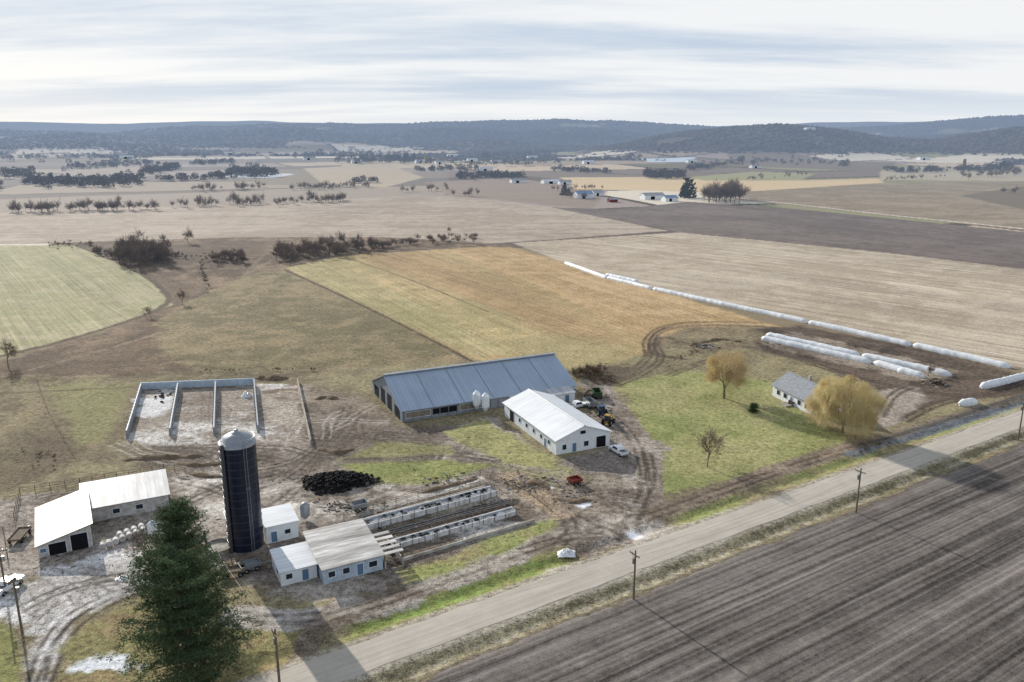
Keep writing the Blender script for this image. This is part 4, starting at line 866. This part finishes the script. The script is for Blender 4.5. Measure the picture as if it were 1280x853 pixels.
# ---- pines
Pm=smat('pine_needles',(86,106,68),.7,.4,.6,rgb2=(48,68,46),trans=.3); Tm=smat('pine_bark',(110,92,78),.95,.3,2)
def pine(px_,py_,h,w,seed,name='pine_tree',ex=.62,dn=1.0,z0=.10):
    x,y=S(px_,py_); r_=np.random.default_rng(seed); e=empty(name,x,y,0)
    segs=[(0,0,-.3,0,0,h*.5,.42,.26),(0,0,h*.5,.1,0,h*.97,.26,.05)]; tuf=[]; z=h*z0
    while z<h*.97:
        t=(z/h); L_=w/2*min(1,.7+t*1.2)*(1-t)**ex*1.12
        nb=r_.integers(4,7); a0=r_.random()*6.28
        for b_ in range(nb):
            if r_.random()<.10: continue
            a=a0+b_*6.28/nb+r_.normal(0,.3); l=max(.5,L_*r_.uniform(.45,1.3)); up=r_.uniform(-.08,.3)+t*.35
            d=np.array([math.cos(a),math.sin(a),up]); p0=np.array([0,0,z]); mid=p0+d*l*.6; end=p0+d*l+np.array([0,0,.12*l])
            segs+= [(*p0,*mid,.09,.06),(*mid,*end,.06,.02)]
            ns_=int((3+l*3.4)*dn)
            for s_ in range(ns_):
                s=((s_+r_.random())/ns_)**.8*.85+.2; sdv=r_.normal(0,1)*l*.19*(.3+s); c0=p0+d*l*s+np.array([-math.sin(a),math.cos(a),0])*sdv+np.array([0,0,.12*l*s*s+.1])
                tuf.append(c0+r_.normal(0,1,(13,3))*np.array([.32,.32,.14])*(1.0+.3*r_.random()))
        z+=r_.uniform(.5,.95)
    tuf.append(np.array([0,0,h*.97])+r_.normal(0,.25,(60,3)))
    C=np.concatenate(tuf); n=len(C); q=5
    c=np.repeat(C,q,0); dv=r_.normal(0,1,(n*q,3)); dv[:,2]=dv[:,2]*.6+.35; dv/=np.linalg.norm(dv,axis=1,keepdims=True); sd=np.cross(dv,r_.normal(0,1,(n*q,3))); sd/=np.linalg.norm(sd,axis=1,keepdims=True)
    l=r_.uniform(.15,.34,(n*q,1)); V_=np.stack([c-sd*.05,c+sd*.05,c+dv*l],1).reshape(-1,3)
    a=npmesh('needles',V_,np.arange(n*q*3).reshape(-1,3),Pm,k=3); a.parent=e
    V0,F0=segmesh(segs,5); b2=npmesh('trunk_and_limbs',V0,F0,Tm); b2.parent=e
pine(240,858,19.0,14.0,3,ex=.34,z0=.06); pine(230,742,15.8,8.6,8,ex=.36)
pine(1000,498,4,2.4,12,'evergreen_shrub'); pine(942,515,1.8,2.0,13,'evergreen_shrub')
# ================= distant farmsteads =================
def fs(px_,py_,L_,W_,h,rm,name='distant_farm_shed',a=.35,wall=None): building(name,S(px_,py_),a,L_,W_,('x',h,h*1.6),wall or M['white'],rm,[('F',L_*.3,L_*.5,0,h*.8,'dark')],.3)
R_bl=roofmat('blue_roof',(130,158,190),(150,170,195),0); 
fs(722,250,20,12,5,R_bl); fs(742,247,14,10,4.5,R_galv); fs(806,251,26,12,4.5,R_galv); fs(832,253,16,10,4,R_bl); fs(762,254,10,6,3,R_galv,wall=M['red'])
fs(640,229,24,12,4,R_galv); fs(680,230,30,14,4,R_white); fs(700,231,20,10,4,R_galv); fs(520,206,30,14,6,R_white); fs(545,207,25,14,6,R_galv); fs(440,206,28,14,6,R_white); fs(1228,213,26,14,5,R_white); fs(1255,213,20,12,5,R_galv); fs(280,196,60,20,7,R_white); fs(1005,197,40,16,6,R_white); fs(600,214,30,14,5,R_white); fs(860,206,30,14,5,R_white); fs(470,196,40,18,6,R_white); fs(150,203,40,18,6,R_white)
fs(560,197,40,18,6,R_white); fs(615,206,30,14,6,R_galv); fs(660,199,36,16,6,R_white); fs(500,199,36,16,6,R_galv); fs(1150,203,36,16,6,R_white); fs(730,207,30,14,6,R_white); fs(585,203,30,14,6,R_white); fs(380,203,34,16,6,R_galv); fs(940,212,26,12,5,R_galv)
x,y=S(1204,213); MB().lathe([(4,0),(4,20),(3.2,22.5),(0,24)],16).obj('distant_silo',['conc'],loc=(x,y,hz(x,y)),smooth=True)
x,y=S(533,206); MB().lathe([(4,0),(4,18),(3.2,20.5),(0,22)],16).obj('distant_silo',['conc'],loc=(x,y,hz(x,y)),smooth=True)
# ================= LIGHT / SKY =================
SEL=math.radians(20.5); sd=Vector((-.565,.825,0)).normalized(); SAZ=math.atan2(sd.x,sd.y)
L=bpy.data.lights.new('sun','SUN'); L.energy=5.0; L.angle=math.radians(.5); L.color=(1,.935,.83); lo=bpy.data.objects.new('sun',L); sc.collection.objects.link(lo)
dirv=Vector((sd.x*math.cos(SEL),sd.y*math.cos(SEL),math.sin(SEL))); lo.rotation_euler=dirv.to_track_quat('Z','Y').to_euler(); lo.location=(0,0,200)
W=bpy.data.worlds.new('World'); sc.world=W; W.use_nodes=True; nt=W.node_tree; nt.nodes.clear()
out=N(nt,'ShaderNodeOutputWorld'); sky=N(nt,'ShaderNodeTexSky',sky_type='NISHITA'); sky.sun_disc=False; sky.sun_elevation=SEL; sky.sun_rotation=SAZ; sky.air_density=1; sky.dust_density=1.0; sky.altitude=300
bg=N(nt,'ShaderNodeBackground'); bg.inputs[1].default_value=.14; nt.links.new(sky.outputs[0],bg.inputs[0])
tc=N(nt,'ShaderNodeTexCoord'); sp=N(nt,'ShaderNodeSeparateXYZ'); nt.links.new(tc.outputs['Generated'],sp.inputs[0])
den=mth(nt,'ADD',mth(nt,'MAXIMUM',sp.outputs[2],0.0),.09); cb=N(nt,'ShaderNodeCombineXYZ')
nt.links.new(mth(nt,'DIVIDE',sp.outputs[0],den),cb.inputs[0]); nt.links.new(mth(nt,'DIVIDE',sp.outputs[1],den),cb.inputs[1])
mp=N(nt,'ShaderNodeMapping'); mp.inputs['Rotation'].default_value=(0,0,math.radians(-24)); mp.inputs['Scale'].default_value=(.26,.75,1); mp.inputs['Location'].default_value=(3.1,1.4,0); nt.links.new(cb.outputs[0],mp.inputs[0])
f=noise(nt,mp.outputs[0],1.0,7,.6); f2=noise(nt,mp.outputs[0],.4,3,.5)
ff=mth(nt,'ADD',mth(nt,'MULTIPLY',f,.6),mth(nt,'MULTIPLY',f2,.5))
mr=N(nt,'ShaderNodeMapRange',interpolation_type='SMOOTHSTEP'); nt.links.new(ff,mr.inputs[0]); mr.inputs[1].default_value=.46; mr.inputs[2].default_value=.63
ccol=mixc(nt,mr.outputs[0],(.55,.645,.775),(.90,.915,.93))
hzn=N(nt,'ShaderNodeMapRange'); nt.links.new(sp.outputs[2],hzn.inputs[0]); hzn.inputs[1].default_value=0; hzn.inputs[2].default_value=.06
ccol=mixc(nt,hzn.outputs[0],(.88,.905,.93),ccol)
bc=N(nt,'ShaderNodeBackground'); nt.links.new(ccol,bc.inputs[0]); bc.inputs[1].default_value=1.0
fadeup=N(nt,'ShaderNodeMapRange'); nt.links.new(sp.outputs[2],fadeup.inputs[0]); fadeup.inputs[1].default_value=.15; fadeup.inputs[2].default_value=.8; fadeup.inputs[3].default_value=.97; fadeup.inputs[4].default_value=.45
ms=N(nt,'ShaderNodeMixShader'); nt.links.new(fadeup.outputs[0],ms.inputs[0]); nt.links.new(bg.outputs[0],ms.inputs[1]); nt.links.new(bc.outputs[0],ms.inputs[2]); nt.links.new(ms.outputs[0],out.inputs[0])
# ================= CAMERA =================
cd=bpy.data.cameras.new('camera'); cam=bpy.data.objects.new('camera',cd); sc.collection.objects.link(cam); cam.location=(0,0,HC); cam.rotation_euler=(math.pi/2-TH,0,0)
cd.sensor_width=36; cd.lens=36*FP/1280; cd.clip_start=.5; cd.clip_end=60000; sc.camera=cam
